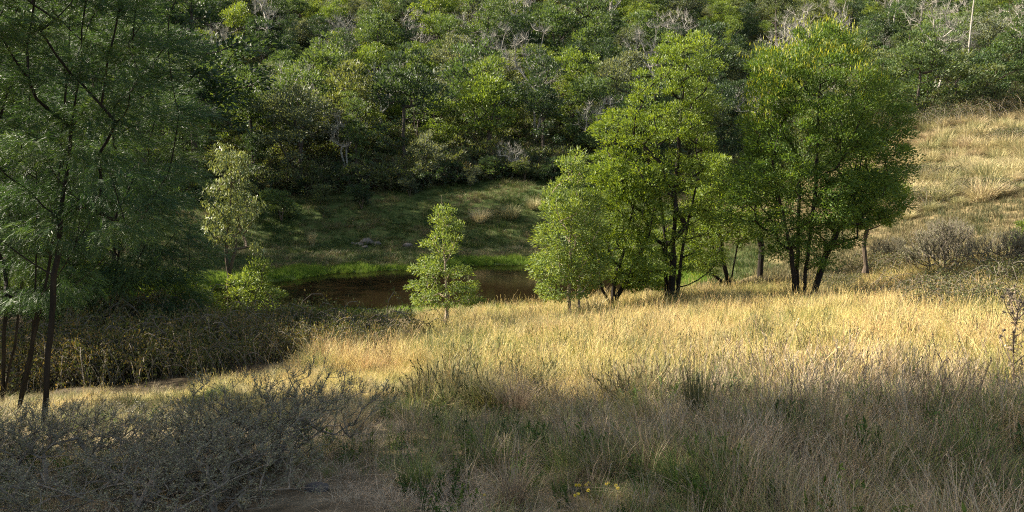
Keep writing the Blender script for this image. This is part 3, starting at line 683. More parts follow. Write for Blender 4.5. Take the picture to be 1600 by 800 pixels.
def scatter(name, label, pts, srcs, idx, scale, cat='grass', tilt=.12):
    """one ground-cover object: tufts instanced on points by geometry nodes"""
    c = D.collections.new(name+'_tufts')
    for s in srcs: c.objects.link(s)
    me = D.meshes.new(name); me.vertices.add(len(pts)); me.vertices.foreach_set('co', np.asarray(pts, np.float32).ravel())
    n = len(pts)
    rot = np.stack([g.normal(size=n)*tilt, g.normal(size=n)*tilt, g.random(n)*6.283], 1)
    a = me.attributes.new('rot', 'FLOAT_VECTOR', 'POINT'); a.data.foreach_set('vector', rot.astype(np.float32).ravel())
    a = me.attributes.new('size', 'FLOAT', 'POINT'); a.data.foreach_set('value', np.asarray(scale, np.float32))
    a = me.attributes.new('pick', 'INT', 'POINT'); a.data.foreach_set('value', np.asarray(idx, np.int32))
    o = ob(name, me); tag(o, label, cat, kind='stuff')
    ng = D.node_groups.new(name+'_nodes', 'GeometryNodeTree')
    ng.interface.new_socket('Geometry', in_out='INPUT', socket_type='NodeSocketGeometry'); ng.interface.new_socket('Geometry', in_out='OUTPUT', socket_type='NodeSocketGeometry')
    N = ng.nodes; Lk = ng.links
    gi = N.new('NodeGroupInput'); go = N.new('NodeGroupOutput'); ip = N.new('GeometryNodeInstanceOnPoints'); ci = N.new('GeometryNodeCollectionInfo')
    ci.inputs['Collection'].default_value = c; ci.inputs['Separate Children'].default_value = True; ci.inputs['Reset Children'].default_value = True
    def na(nm, dt):
        k = N.new('GeometryNodeInputNamedAttribute'); k.data_type = dt; k.inputs['Name'].default_value = nm; return k.outputs['Attribute']
    Lk.new(gi.outputs[0], ip.inputs['Points']); Lk.new(ci.outputs[0], ip.inputs['Instance']); ip.inputs['Pick Instance'].default_value = True
    Lk.new(na('pick', 'INT'), ip.inputs['Instance Index']); Lk.new(na('rot', 'FLOAT_VECTOR'), ip.inputs['Rotation']); Lk.new(na('size', 'FLOAT'), ip.inputs['Scale'])
    Lk.new(ip.outputs[0], go.inputs[0])
    md = o.modifiers.new('tufts', 'NODES'); md.node_group = ng
    return o
def cand(n, x0, x1, y0, y1, dens=None, wedge=True, seed=0):
    r = np.random.default_rng(seed); y = y0+(y1-y0)*r.random(n); 
    if wedge: x = r.uniform(-.70, .70, n)*(y+1.2)+.0
    else: x = r.uniform(x0, x1, n)
    k = (x > x0) & (x < x1)
    return x[k], y[k]
def fbm(x, y, s=1.0, o=0.):
    x = x*s+o; y = y*s-o
    return (np.sin(x*1.1+1.7*np.sin(y*.63+o))+np.sin(y*1.37+1.3*np.sin(x*.81))+.6*np.sin(x*2.9+y*1.9+o)+.4*np.sin(x*5.3-y*4.1))/3.0

# 1 near and middle straw meadow
S_tall = [src('a%d_straw_tuft' % i, cat2(blades(30, .13, .36, 1.0, .0065, g, .75), blades(16, .14, .20, 1.3, .007, g, .8), seedheads(1, .09, .50, g)), 'straw') for i in range(5)]
S_pale = [src('g%d_pale_clump' % i, cat2(blades(120, .10, .42, .85, .0055, g, .65), blades(40, .12, .2, 1.4, .006, g, .8)), 'tussock') for i in range(2)]
S_green = [src('f%d_green_tuft' % i, cat2(blades(34, .12, .34, .8, .007, g, .6), blades(10, .12, .2, 1.2, .007, g, .8)), 'mixed') for i in range(3)]
S_stalk = [src('c%d_stalk' % i, cat2(seedheads(5, .16, .62, g, .0045), blades(14, .15, .50, 1.0, .005, g, .8)), 'straw') for i in range(2)]+[src('d%d_brown_weed' % i, cat2(seedheads(9, .10, .42, g, .005, .16, .012), blades(14, .1, .3, .7, .006, g, .5)), 'rush') for i in range(2)]
S_low = [src('e%d_straw_mat' % i, cat2(blades(36, .17, .15, 1.5, .008, g, .8), blades(12, .14, .24, 1.1, .007, g, .7)), 'straw') for i in range(4)]
x, y = cand(46000, -14, 22, 9.0, 33, seed=1); 
x2, y2 = cand(12000, -14, 22, 9.0, 16, seed=2); x = np.r_[x, x2]; y = np.r_[y, y2]
reg = regions(x, y); f = fbm(x, y, .8)
bram = np.zeros(len(x), bool)
keep = (reg[:, 0] > .35) & (shore_sd(x, y) > 1.0) & (g.random(len(x)) > reg[:, 2]*.9)
left_low = (x < -1.2) & (y < 12.8)      # trampled light strip on the left keeps short grass
tall = (g.random(len(x)) < np.clip(.62+.4*f, .1, .95)) & ~left_low
keep &= ~bramble_zone(x, y) | (g.random(len(x)) < .10); keep &= g.random(len(x)) < .72+.35*fbm(x, y, 2.3, 5)
x, y, tall, f = x[keep], y[keep], tall[keep], f[keep]; z = H(x, y); gp = fbm(x, y, 1.6, 9)
idx = np.where(tall, g.integers(0, 5, len(x)), 9+g.integers(0, 4, len(x))); u_ = g.random(len(x)); idx = np.where(tall & (u_ < .10), 5+g.integers(0, 2, len(x)), idx); idx = np.where((gp > .33) & (g.random(len(x)) < .6), 13+g.integers(0, 3, len(x)), idx); idx = np.where(g.random(len(x)) < .035+.03*gp, 16+g.integers(0, 2, len(x)), idx); idx = np.where((u_ > .955+.02*f), 7+g.integers(0, 2, len(x)), idx)
sc = np.where(tall, g.uniform(.75, 1.25, len(x))*(1+.18*f), g.uniform(.7, 1.3, len(x)))*np.clip(.85+.012*y, .9, 1.3)*(1+.5*fbm(x, y, 2.6, 4))
sc = np.minimum(sc, 1.35); sc = np.where((x < -1.2) & (y < 14.5), np.minimum(sc*.6, .55), sc)
scatter('meadow_grass', 'tall golden dry grass covering the sunlit meadow', np.stack([x, y, z], 1), S_tall+S_stalk+S_low+S_green+S_pale, idx, sc, tilt=.25)
print('meadow', len(x))
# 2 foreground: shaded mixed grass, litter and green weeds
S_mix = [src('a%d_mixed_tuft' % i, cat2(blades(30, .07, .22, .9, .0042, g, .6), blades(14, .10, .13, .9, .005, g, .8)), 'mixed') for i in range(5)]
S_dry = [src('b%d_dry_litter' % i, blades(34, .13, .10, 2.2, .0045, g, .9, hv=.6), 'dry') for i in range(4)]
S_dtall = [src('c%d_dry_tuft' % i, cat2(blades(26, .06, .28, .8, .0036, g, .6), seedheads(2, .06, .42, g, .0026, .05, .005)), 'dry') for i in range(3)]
def weed(seed):
    r = np.random.default_rng(seed); st = []; lf = []; tt = []
    for k in range(6):
        a = np.array([r.normal()*.04, r.normal()*.04, 0]); d = norm(r.normal(size=3)*.25+[0, 0, 1]); L = r.uniform(.12, .26); b_ = a+d*L
        st.append(tubes([a], [b_], [.003], [.0018], 3)); m_ = 14; C0 = a+d*L*r.random((m_, 1)); dd = norm(r.normal(size=(m_, 3))+[0, 0, .5]); lf.append(kites(C0, dd, r.uniform(.02, .05, m_), r.uniform(.008, .016, m_), r)); 
    q = np.concatenate(st+lf); return q, r.random(len(q))*.5
S_weed = [src('d%d_weed' % i, weed(i), 'lush') for i in range(3)]
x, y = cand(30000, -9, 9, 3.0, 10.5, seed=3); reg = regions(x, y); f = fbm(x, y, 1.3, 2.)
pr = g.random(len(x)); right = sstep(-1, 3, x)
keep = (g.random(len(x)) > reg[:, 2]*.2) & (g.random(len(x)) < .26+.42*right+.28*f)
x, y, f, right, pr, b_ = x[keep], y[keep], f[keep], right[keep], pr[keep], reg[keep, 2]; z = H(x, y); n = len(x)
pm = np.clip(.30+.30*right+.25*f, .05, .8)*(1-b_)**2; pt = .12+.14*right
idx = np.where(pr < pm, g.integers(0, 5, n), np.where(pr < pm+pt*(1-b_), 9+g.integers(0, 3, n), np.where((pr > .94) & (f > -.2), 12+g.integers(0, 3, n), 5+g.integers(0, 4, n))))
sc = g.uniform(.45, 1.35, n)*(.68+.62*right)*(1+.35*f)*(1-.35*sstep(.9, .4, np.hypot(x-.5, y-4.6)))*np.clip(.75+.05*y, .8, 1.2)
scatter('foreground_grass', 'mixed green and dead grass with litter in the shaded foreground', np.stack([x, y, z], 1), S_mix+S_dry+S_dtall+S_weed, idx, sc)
print('fore', n)
# 3 pond banks
S_bank = [src('a%d_bank_tuft' % i, blades(26, .22, .22, .8, .018, g, .7), 'bankgrass') for i in range(4)]
S_shore = [src('b%d_shore_tuft' % i, blades(40, .20, .30, .5, .014, g, .5), 'shoregrass') for i in range(3)]
x, y = cand(60000, -34, 22, 33, 76, seed=4); reg = regions(x, y); s = shore_sd(x, y)
w_ = 1.1+.9*fbm(x, y, .5, 3)+ (1.0*sstep(-11, -15, x))
iss = (s > -.3) & (s < w_) 
keep = (s > -.3) & ((reg[:, 1] > .3) | iss) & (g.random(len(x)) > reg[:, 2]*.7) & (iss | (g.random(len(x)) < .75+.4*fbm(x, y, .35, 1)))
x, y, iss, s = x[keep], y[keep], iss[keep], s[keep]; z = np.maximum(H(x, y), WL-.05); n = len(x)
idx = np.where(iss, 4+g.integers(0, 3, n), g.integers(0, 4, n))
sc = np.where(iss, g.uniform(.6, 1.25, n), g.uniform(.6, 1.5, n)*(1+.4*fbm(x, y, 1., 1)))
scatter('bank_grass', 'dark short grass of the far bank with a bright green rim at the water', np.stack([x, y, z], 1), S_bank+S_shore, idx, sc)
print('bank', n)
# 4 grass and low scrub of the right slope
S_sl = [src('a%d_slope_tuft' % i, blades(30, .28, .18, .9, .018, g, .7), 'slopegrass') for i in range(4)]+[src('b%d_slope_straw' % i, blades(26, .22, .28, .6, .018, g, .6), 'slopegrass') for i in range(2)]
x, y = cand(60000, 8, 66, 33, 100, seed=6); reg = regions(x, y); s = shore_sd(x, y)
keep = (reg[:, 0] > .4) & (s > 5) & (g.random(len(x)) < .8)
x, y = x[keep], y[keep]; z = H(x, y); n = len(x)
scatter('slope_grass', 'dry tufty grass on the sunlit slope at the right', np.stack([x, y, z], 1), S_sl, g.integers(0, 6, n), g.uniform(.7, 1.5, n)*(1+.3*fbm(x, y, .6)))
print('slope', n)
# 5 forest undergrowth
def scrub(seed, R0=.9, n=14, L=.16, Wd=.07, m_=40, h=.7):
    r = np.random.default_rng(seed); T = r.normal(size=(n, 3))*[R0*.5, R0*.5, 0]+[0, 0, 0]; T[:, 2] = r.uniform(.15, h, n)
    lq, lt = puff(T, np.zeros(3), m_, .32, L, Wd, r); A = T*[.2, .2, 0]; w_ = tubes(A, T, .012, .006, 3)
    tq = np.repeat(T, 8, 0); B = tq+norm(r.normal(size=tq.shape)+[0, 0, .5])*.45; w2 = tubes(tq, B, .006, .003, 3)
    return lq, lt, np.concatenate([w_, w2])
def scrub_src(nm, seed, lm, **k):
    lq, lt, w_ = scrub(seed, **k); q = np.concatenate([lq, w_]); me = mesh_quads(nm, q, [M[lm], M['bark_mid']], np.r_[np.zeros(len(lq)), np.ones(len(w_))], np.r_[lt, np.zeros(len(w_))]); return D.objects.new(nm, me)
S_un = [scrub_src('a_scrub', 1, 'hill_dark'), scrub_src('b_scrub', 2, 'hill_green'), scrub_src('c_scrub', 3, 'bramble'), scrub_src('d_scrub', 4, 'hill_olive', h=1.2, R0=1.2, n=20)]
x, y = cand(26000, -70, 75, 62, 160, seed=8); fe = forest_edge(x)
keep = (y > fe-1.5) & (g.random(len(x)) < np.where(y < fe+14, .55, .30)); x, y = x[keep], y[keep]; n = len(x)
scatter('forest_undergrowth', 'dark scrubby undergrowth beneath the hill trees', np.stack([x, y, H(x, y)], 1), S_un, g.integers(0, 4, n), g.uniform(.8, 1.9, n), cat='undergrowth')
print('under', n)
FAR = []
for k_, (shp, mt) in enumerate([('round', 'hill_green'), ('spreading', 'hill_olive'), ('round', 'hill_grey'), ('tall', 'hill_dark'), ('spreading', 'hill_bright')]):
    me_ = HV[shp][k_ % 3][1].copy(); me_.materials[0] = M[mt]; FAR.append(D.objects.new('f%d_canopy' % k_, me_))
x, y = cand(14000, -150, 160, 80, 235, seed=12); o_ = np.argsort(y); x, y = x[o_], y[o_]; fe = forest_edge(x); pl = np.array(placed); kp = []
for i in range(len(x)):
    if y[i] < fe[i]+8 or len(kp) > 1200: continue
    if ((pl[:, 0]-x[i])**2+(pl[:, 1]-y[i])**2).min() < 3.9**2: continue
    pl = np.vstack([pl, [x[i], y[i]]]); kp.append(i)
x, y = x[kp], y[kp]; n = len(x); print('far', n)
scatter('far_canopy', 'continuous canopy filling the wooded hillside between and behind the nearer trees', np.stack([x, y, H(x, y)-1.2], 1), FAR, g.integers(0, 5, n), g.uniform(.55, .95, n), cat='trees', tilt=.05)

# ---- individual plants
def plant(name, parts, loc, rz=0, sc=1, label='', cat='', group=None):
    e = empty(name, loc, rz, sc)
    for pn, me in parts: ob(pn, me, e)
    return tag(e, label, cat, group)
def tuss_mesh(nm, n, rb, h, lean, w, mat, seed, curve=.7):
    r = np.random.default_rng(seed); q, t = cat2(blades(n, rb, h, lean, w, r, curve), blades(n//3, rb, h*.6, lean*1.4, w, r, curve)); return mesh_quads(nm, q, M[mat], tint=t)
TU = [tuss_mesh('tussock%d' % i, 260, .24, .62, .9, .018, 'tussock', 30+i) for i in range(3)]
def put(name, px, d, me, sc, label, cat, group=None, rz=None):
    p_ = gpt(px, d); o = ob(name, me); o.location = p_; o.rotation_euler = (0, 0, g.random()*6.28 if rz is None else rz)
    o.scale = sc if isinstance(sc, tuple) else (sc,)*3; return tag(o, label, cat, group)
# tussocks scattered over the right slope
tp = []; tl = []; tries = 0
r = np.random.default_rng(9)
while len(tp) < 230 and tries < 20000:
    tries += 1; d = r.uniform(46, 84); px = r.uniform(1408, 1640); p_ = gpt(px, d)
    if d > forest_edge(p_[0])-1: continue
    if any((p_[0]-a)**2+(p_[1]-b_)**2 < 1.25**2 for a, b_ in tp): continue
    tp.append((p_[0], p_[1])); s_ = r.uniform(.9, 2.3)
    o = ob('tussock', TU[r.integers(3)]); o.location = p_; o.scale = (s_*1.1, s_*1.1, s_*.95); o.rotation_euler = (0, 0, r.random()*6.28)
    tl.append((d, PX(p_)[0], s_, o))
tl.sort(key=lambda t: t[0]); ON = ['first','second','third','fourth','fifth','sixth','seventh','eighth','ninth','tenth','eleventh','twelfth','thirteenth','fourteenth','fifteenth','sixteenth','seventeenth','eighteenth','nineteenth','twentieth']
for rw in range(0, (len(tl)+11)//12):
    row_ = sorted(tl[rw*12:rw*12+12], key=lambda t: t[1])
    for k_, (d, px, s_, o) in enumerate(row_):
        tag(o, '%s dry tussock, %s from left in the %s row up the right slope' % ('large' if s_ > 1.6 else ('small' if s_ < 1.2 else 'medium'), ON[k_], ON[rw]), 'tussock', 'tussocks on the right slope')
near = dict(cat='tussock', group='single tussocks')
FT = [tuss_mesh('fine_tussock%d' % i, 260, .09, .42, .8, .0045, ['tussock', 'mixed', 'dry'][i], 50+i) for i in range(3)]
RU = [tuss_mesh('rush_clump%d' % i, 200, .13, .95, .28, .006, 'rush', 60+i, .4) for i in range(2)]
put('tussock', 550, 7.6, FT[0], 1.0, 'pale sunlit tussock at the left end of the shadow edge', **near)
put('tussock', 655, 5.2, FT[1], .75, 'small green tussock near the bottom, left of the flowers', **near)
put('tussock', 810, 8.6, FT[2], 1.15, 'grey-brown tussock in the shade just below the sunlit grass in mid foreground', **near)
put('tussock', 800, 4.7, FT[2], .7, 'brown dead tussock at the bottom edge left of the yellow flowers', **near)
put('tussock', 1000, 7.2, FT[1], .9, 'greenish tussock in the middle of the shaded foreground', **near)
put('tussock', 1180, 5.4, FT[2], 1.0, 'dead brown tussock in the lower right foreground', **near)
put('tussock', 1330, 5.8, FT[1], 1.1, 'green tussock in the lower right foreground', **near)
put('tussock', 1500, 5.2, FT[1], 1.1, 'bright green grass tuft in the bottom right corner area', **near)
put('tussock', 1230, 7.4, FT[1], 1.2, 'broad green tussock in the shade left of the dark rush clump', **near)
put('tussock', 925, 28, TU[0], 1.25, 'straw tussock at the foot of the forked dark wattle', **near)
put('rush_clump', 1088, 7.0, RU[0], .75, 'tall brown upright rush clump in the middle right foreground', 'rush clump', 'rush clumps')
put('rush_clump', 1425, 9.2, RU[1], .75, 'tall dark rush clump at the shadow edge on the right', 'rush clump', 'rush clumps')
put('rush_clump', 1390, 9.0, RU[0], .75, 'shorter dark rush clump left beside the taller one at the right', 'rush clump', 'rush clumps')
put('rush_clump', 1320, 10.5, RU[1], .55, 'small dark rush clump in sunlit grass at the right', 'rush clump', 'rush clumps')
put('bank_tussock', 751, 62, TU[1], 1.7, 'left of the two big tussocks on the far bank', 'tussock', 'tussocks on the far bank')
put('bank_tussock', 799, 62.5, TU[2], 1.9, 'right of the two big tussocks on the far bank', 'tussock', 'tussocks on the far bank')
put('bank_tussock', 488, 58, TU[0], (.7, .7, 1.9), 'upright pale dry grass clump on the far bank, near the rock pile', 'tussock', 'tussocks on the far bank')
put('bank_tussock', 835, 64, TU[1], 1.5, 'tussock at the far bank half behind the small bright wattle', 'tussock', 'tussocks on the far bank')

# brambles
def bramble_mesh(seed, R0=1.5, h=.55, nc=120, nl=8000):
    r = np.random.default_rng(seed); A = []; B = []; 
    for k in range(nc):
        a = r.random()*6.28; p0 = r.normal(size=3)*[R0*.4, R0*.4, 0]; p0[2] = 0; L = r.uniform(.6, 1.3)*R0*.8; hh = h*r.uniform(.6, 1.3)
        prev = p0
        for s in np.linspace(0, 1, 7)[1:]:
            q = p0+np.array([math.cos(a)*L*s, math.sin(a)*L*s, hh*4*s*(1-s)*.9+hh*.25*s])+r.normal(size=3)*.02; A.append(prev); B.append(q); prev = q
    A = np.array(A); B = np.array(B); w_ = tubes(A, B, .007, .006, 3)
    k = r.integers(0, len(A), nl); t = r.random((nl, 1)); C0 = A[k]*(1-t)+B[k]*t+r.normal(size=(nl, 3))*.06; C0[:, 2] = np.abs(C0[:, 2])
    q = kites(C0, norm(r.normal(size=(nl, 3))+[0, 0, .3]), r.uniform(.03, .065, nl), r.uniform(.02, .04, nl), r)
    return mesh_quads('bramble_canes', w_, M['twig']), mesh_quads('bramble_leaves', q, M['bramble'], tint=r.random(nl))
BR = [bramble_mesh(70+i) for i in range(3)]
def bramble(px, d, s, label, sz=None):
    p_ = gpt(px, d); c, l_ = BR[g.integers(3)]; sz = s*((1.0 if d > 22 else 1.6) if px < 660 else 1.1)
    return plant('bramble', [('canes', c), ('leaves', l_)], p_, g.random()*6.28, (s, s, sz or s), label, 'bramble', 'bramble mounds')
for px, d, s, lab in [(-1,0,0,'')][:0]+[(350,24,1.0,'bramble mound below the slim young gum'),(420,24,.9,'bramble mound right of the young gum foot'),(500,24.5,.8,'bramble mound before the middle of the pond'),
      (575,24,.75,'bramble mound at the near water edge left of the lone sapling'),(625,24,.6,'low bramble at the left foot of the lone sapling'),(430,20,1.25,'big dark bramble mound above the sunlit strip'),(510,20.5,1.2,'dark bramble mound ending the sunlit meadow on its left'),
      (585,21,.85,'rightmost dark bramble mound, bordering the golden grass'),(350,18.5,1.1,'bramble mound right of the dark left grove'),(250,17,1.1,'bramble mound under the wide feathery wattle'),(160,16,1.0,'bramble mound between the black trunks and wide wattle'),
      (70,16,1.1,'bramble mound behind the three black trunks'),(300,21,1.2,'bramble mound at the right foot of the dark left grove'),(200,22,1.3,'bramble mound deep in the shade of the left grove'),
      (1520,79,2.0,'bramble belt stretch between the middle and right parts above the tussock slope'),(1460,77,1.9,'bramble belt stretch below the left rounded bush'),(1580,66,1.5,'bramble patch high on the tussock slope near the right edge'),(1480,56,1.4,'brown bramble patch in the middle of the right slope'),(1540,48,1.2,'brown bramble patch left of the fallen log'),(1440,60,1.6,'dark bramble patch on the right slope beside the round wattle'),(1425,50,1.5,'bramble patch low on the right slope'),(1395,33,1.1,'bramble at the foot of the small thin wattle'),(1325,31,.8,'low bramble right of the round wattle trunks'),
      (1430,76,1.8,'bramble belt left part above the tussock slope'),(1490,77.5,2.0,'bramble belt middle part above the tussock slope'),(1550,79.5,2.1,'bramble belt right part above the tussock slope'),(1610,82,2.1,'bramble belt at the right edge of the photo'),
      (1535,20,1.0,'bramble in the sunlit grass behind the dry thistle'),(1480,24,1.0,'bramble in golden grass below the grey twiggy bush'),(1590,25,1.2,'bramble at the right edge above the thistle'),(470,17,.7,'small bramble reaching into the sunlit grass'),(390,17.5,.8,'low bramble in front of the big dark mound'),(310,16,.8,'low bramble at the far edge of the sunlit strip'),(545,17.5,.6,'small bramble at the corner of the golden grass'),(200,15.5,.8,'low bramble behind the sunlit strip at the left'),(100,15,.8,'bramble at the strip edge right of the black trunks')]:
    bramble(px, d, s, lab)

# grey twiggy shrubs
def shrub_mesh(seed, R0=.9, h=.9, nt=260, leaves=22, spray=6, sl=.14, rt=.0016, rtip=.0024, mat='twig', lm='shrub', ll=.02, lw=.007, up=.9):
    r = np.random.default_rng(seed)
    lobes = [(r.normal()*R0*.42, r.normal()*R0*.42, h*r.uniform(.35, .75), R0*.42, R0*.42, h*.38) for _ in range(8)]
    T = lobes_targets(lobes, nt, r, .5); T[:, 2] = np.maximum(T[:, 2], .06)
    st = [[(0, 0, 0), tuple(r.normal(size=2)*R0*.22)+(h*.35,), tuple(r.normal(size=2)*R0*.45)+(h*.65,)] for _ in range(6)]
    wq, *_ = wood(st, T, r, rtip=rtip, rmin=rtip, seg=.10, sides=4, up=up, sag=.02)
    A = np.repeat(T, spray, 0); d = norm(norm(A-[0, 0, 0])*.9+r.normal(size=A.shape)*.45+[0, 0, .9]); L = r.uniform(.4, 1.2, (len(A), 1))*sl; B = A+d*L
    tw = tubes(A, B, rt, rt*.5, 3)
    k = np.repeat(np.arange(len(A)), leaves//4); t = r.random((len(k), 1)); C0 = A[k]*(1-t)+B[k]*t
    lq = kites(C0, norm(d[k]*.6+r.normal(size=C0.shape)*.6), ll*r.uniform(.6, 1.5, len(k)), lw*r.uniform(.7, 1.3, len(k)), r)
    return mesh_quads('shrub_stems', np.concatenate([wq, tw]), M[mat]), mesh_quads('shrub_leaves', lq, M[lm], tint=r.random(len(lq)))
SH = [shrub_mesh(80+i) for i in range(3)]
for px, d, s, sz, v, lab in [(20,5.6,1.15,1.25,0,'grey twiggy shrub in the bottom left corner'),(140,5.4,1.1,1.05,1,'grey shrub second from the bottom left corner'),(265,5.1,1.05,.9,2,'low grey shrub in front of the sunlit strip'),
      (345,5.6,1.1,1.2,0,'grey shrub with upright sprigs against the sunlit strip'),(430,5.7,1.1,1.3,1,'tallest grey shrub, leaning towards the bare earth'),(60,4.6,1.1,.9,2,'grey shrub at the bottom edge, far left'),(210,4.5,1.1,.8,1,'grey shrub at the bottom edge below the low one'),
      (340,4.5,1.1,.8,2,'grey shrub at the bottom edge beside the brown earth'),(95,6.6,1.1,1.15,0,'grey shrub growing around the nearest black trunk'),(-10,6.8,1.1,1.3,2,'grey shrub at the left edge below the curved trunks'),(230,6.6,.9,.95,0,'thin grey shrub standing in the sunlit strip')]:
    c, l_ = SH[v]; plant('grey_shrub', [('stems', c), ('foliage', l_)], gpt(px, d), g.random()*6.28, (s*.92, s*.92, sz*(.42 if px < 300 else .54)), lab, 'shrub', 'grey twiggy shrubs')
FS = shrub_mesh(90, R0=1.5, h=1.9, nt=420, leaves=16, spray=6, sl=.4, rt=.006, rtip=.006, ll=.05, lw=.022)
plant('twiggy_bush', [('stems', FS[0]), ('foliage', FS[1])], gpt(1478, 31), 1, 1, 'spreading dark twiggy bush, half bare, on the right meadow', 'bush')
plant('twiggy_bush', [('stems', FS[0]), ('foliage', FS[1])], gpt(1400, 35), 2.5, .6, 'small dark twiggy bush just left of the spreading one', 'bush')
plant('twiggy_bush', [('stems', FS[0]), ('foliage', FS[1])], gpt(1580, 29), 4.5, .7, 'pale twiggy bush near the right edge, right of the spreading one', 'bush')
def bush_mesh():
    g_ = np.random.default_rng(600); lobes = [(g_.normal()*.55, g_.normal()*.55, g_.uniform(.6, 1.6), .55, .55, .45) for _ in range(7)]; T = spread(lobes_targets(lobes, 150, g_, .3), .16, g_)
    wq, *_ = wood([[(0, 0, 0), (.1, 0, .5), (.2, .1, 1.2)], [(0, 0, 0), (-.2, .1, .6), (-.4, 0, 1.0)]], T, g_, rtip=.006, rmin=.005, seg=.3, sides=4)
    lq, lt = puff(T, np.array([0, 0, .7]), 60, .2, .10, .04, g_, up=.3, tipbright=.2); return mesh_quads('bush_stems', wq, M['bark_mid'], smooth=True), mesh_quads('bush_foliage', lq, M['hill_green'], tint=lt)
GB = bush_mesh()
def bush(px, d, s, mat, lab):
    e = empty('green_bush', gpt(px, d), g.random()*6.28, s); ob('stems', GB[0], e); ob('foliage', GB[1], e, M[mat]); tag(e, lab, 'bush', 'bushes around the pond and slope')
bush(440, 62, 1.3, 'hill_green', 'leafy green bush on the far bank, right of the young gum')
bush(565, 65, 1.0, 'hill_dark', 'small dark bush on the far bank above the rock pile')
bush(640, 68, .8, 'hill_grey', 'pale green bush at the forest foot left of the lone sapling top')
bush(500, 66, .8, 'hill_olive', 'low olive bush at the forest foot above the upright dry clump')
bush(375, 64, 1.2, 'hill_olive', 'olive bush on the far bank behind the young gum')
bush(1618, 30, .8, 'hill_bright', 'yellow-green bush cut by the right edge of the photo')
bush(1035, 31.5, .5, 'hill_bright', 'low bright green weed clump behind the tallest wattle trunk')
bush(290, 27, 1.1, 'hill_bright', 'bright green bush lit behind the left grove')
bush(120, 26, 1.3, 'hill_bright', 'yellow-green bush glowing between the black trunks')

for i, (px, d, s_, mt) in enumerate([(330,67,.8,'hill_dark'),(360,69,1.1,'hill_green'),(470,68.5,.7,'hill_dark'),(535,70,1.0,'hill_dark'),(600,69.5,.8,'hill_olive'),(690,71,1.0,'hill_dark'),(735,70,.8,'hill_grey'),(775,71.5,1.0,'hill_dark'),(820,70.5,.9,'hill_olive'),(862,71,1.1,'hill_dark'),(505,63,.45,'hill_olive'),(690,64,.4,'hill_dark')]):
    bush(px, d, s_, mt, ['shadowy green bush at the far bank just right of the left grove','dark bush of the forest foot, above the young gum crown','dark bush at the forest foot between the young gum and the wide olive tree','dark bush right below the bare tree in front of the wide olive tree','olive bush at the forest foot above the pale single rock','dark bush at the forest foot behind the lone sapling tip','grey-green bush at the forest foot just right of the lone sapling tip','dark bush at the forest foot above the two big tussocks','olive bush at the forest foot right above the right big tussock','dark bush at the forest foot beside the top of the small bright wattle','tiny olive bush on the open far bank near the upright dry clump','tiny dark bush on the open far bank behind the lone sapling'][i])
# thistle
r = np.random.default_rng(3)
tb = gpt(1578, 8.3); A = []; B = []; ra = []; heads = []; lv = []
ax = [np.array([0, 0, 0.]), np.array([.01, 0, .4]), np.array([-.02, .02, .8]), np.array([.0, .0, 1.22])]
for i in range(3): A.append(ax[i]); B.append(ax[i+1]); ra.append(.011-.002*i)
for k in range(15):
    t = r.uniform(.35, .98); i = min(2, int(t*3)); p_ = ax[i]+(ax[i+1]-ax[i])*(t*3-i); a = r.random()*6.28; L = r.uniform(.2, .55)*(1.15-t*.5); d = norm(np.array([math.cos(a), math.sin(a), r.uniform(.8, 1.3)])); m_ = p_+d*L*.5; e_ = m_+norm(d+[0, 0, .5])*L*.5
    A += [p_, m_]; B += [m_, e_]; ra += [.005, .004]; heads.append(e_)
    if r.random() < .7:
        d3 = norm(d+r.normal(size=3)*.6); e3 = m_+d3*L*.4; A.append(m_); B.append(e3); ra.append(.003); heads.append(e3)
heads.append(ax[3]); A, B, ra = np.array(A), np.array(B), np.array(ra)
e = empty('dry_thistle', tb); ob('stem', mesh_quads('thistle_stem', tubes(A, B, ra, ra*.8, 5), M['bark_mid'], smooth=True), e)
hq = []
for h_ in heads:
    d = norm(r.normal(size=(40, 3))+[0, 0, .3]); hq.append(kites(np.tile(h_, (40, 1)), d, r.uniform(.02, .036, 40), np.full(40, .008), r))
for k_, h_ in enumerate(heads): ob('seed_head', mesh_quads('thistle_head', hq[k_], M['twig'], tint=np.full(40, .3)), e)
nl = 260; k = r.integers(0, len(A), nl); k = np.where(r.random(nl) < .5, r.integers(0, 3, nl), k); t = r.random((nl, 1)); C0 = A[k]*(1-t)+B[k]*t
ob('leaves', mesh_quads('thistle_leaves', kites(C0, norm(r.normal(size=(nl, 3))+[0, 0, -.3]), r.uniform(.03, .08, nl), r.uniform(.008, .02, nl), r), M['dry'], tint=r.random(nl)), e)
tag(e, 'tall dry branched thistle with round seed heads near the right edge', 'thistle')

# yellow flowers
def simple_mat(name, c, rough=.6):
    m, n, l = nt(name); p = n.new('ShaderNodeBsdfPrincipled'); p.inputs['Roughness'].default_value = rough
    no = n.new('ShaderNodeTexNoise'); no.inputs['Scale'].default_value = 14; no.inputs['Detail'].default_value = 6
    rr = ramp(n, [(.3, tuple(k*.7 for k in c)), (.7, tuple(min(1, k*1.25) for k in c))]); l.new(no.outputs[0], rr.inputs[0]); l.new(rr.outputs[0], p.inputs['Base Color'])
    o = n.new('ShaderNodeOutputMaterial'); l.new(p.outputs[0], o.inputs[0]); return m
M['petal'] = simple_mat('yellow_petals', (.82, .66, .02)); M['centre'] = simple_mat('flower_centre', (.6, .38, .02)); M['stemg'] = simple_mat('green_stalk', (.10, .14, .05))
M['red'] = simple_mat('red_leaf', (.55, .06, .05)); M['rock'] = simple_mat('grey_rock', (.10, .09, .082), .95); M['darkrock'] = simple_mat('dark_rock', (.055, .05, .05), .95)
M['log'] = simple_mat('weathered_log', (.36, .31, .26), .85)
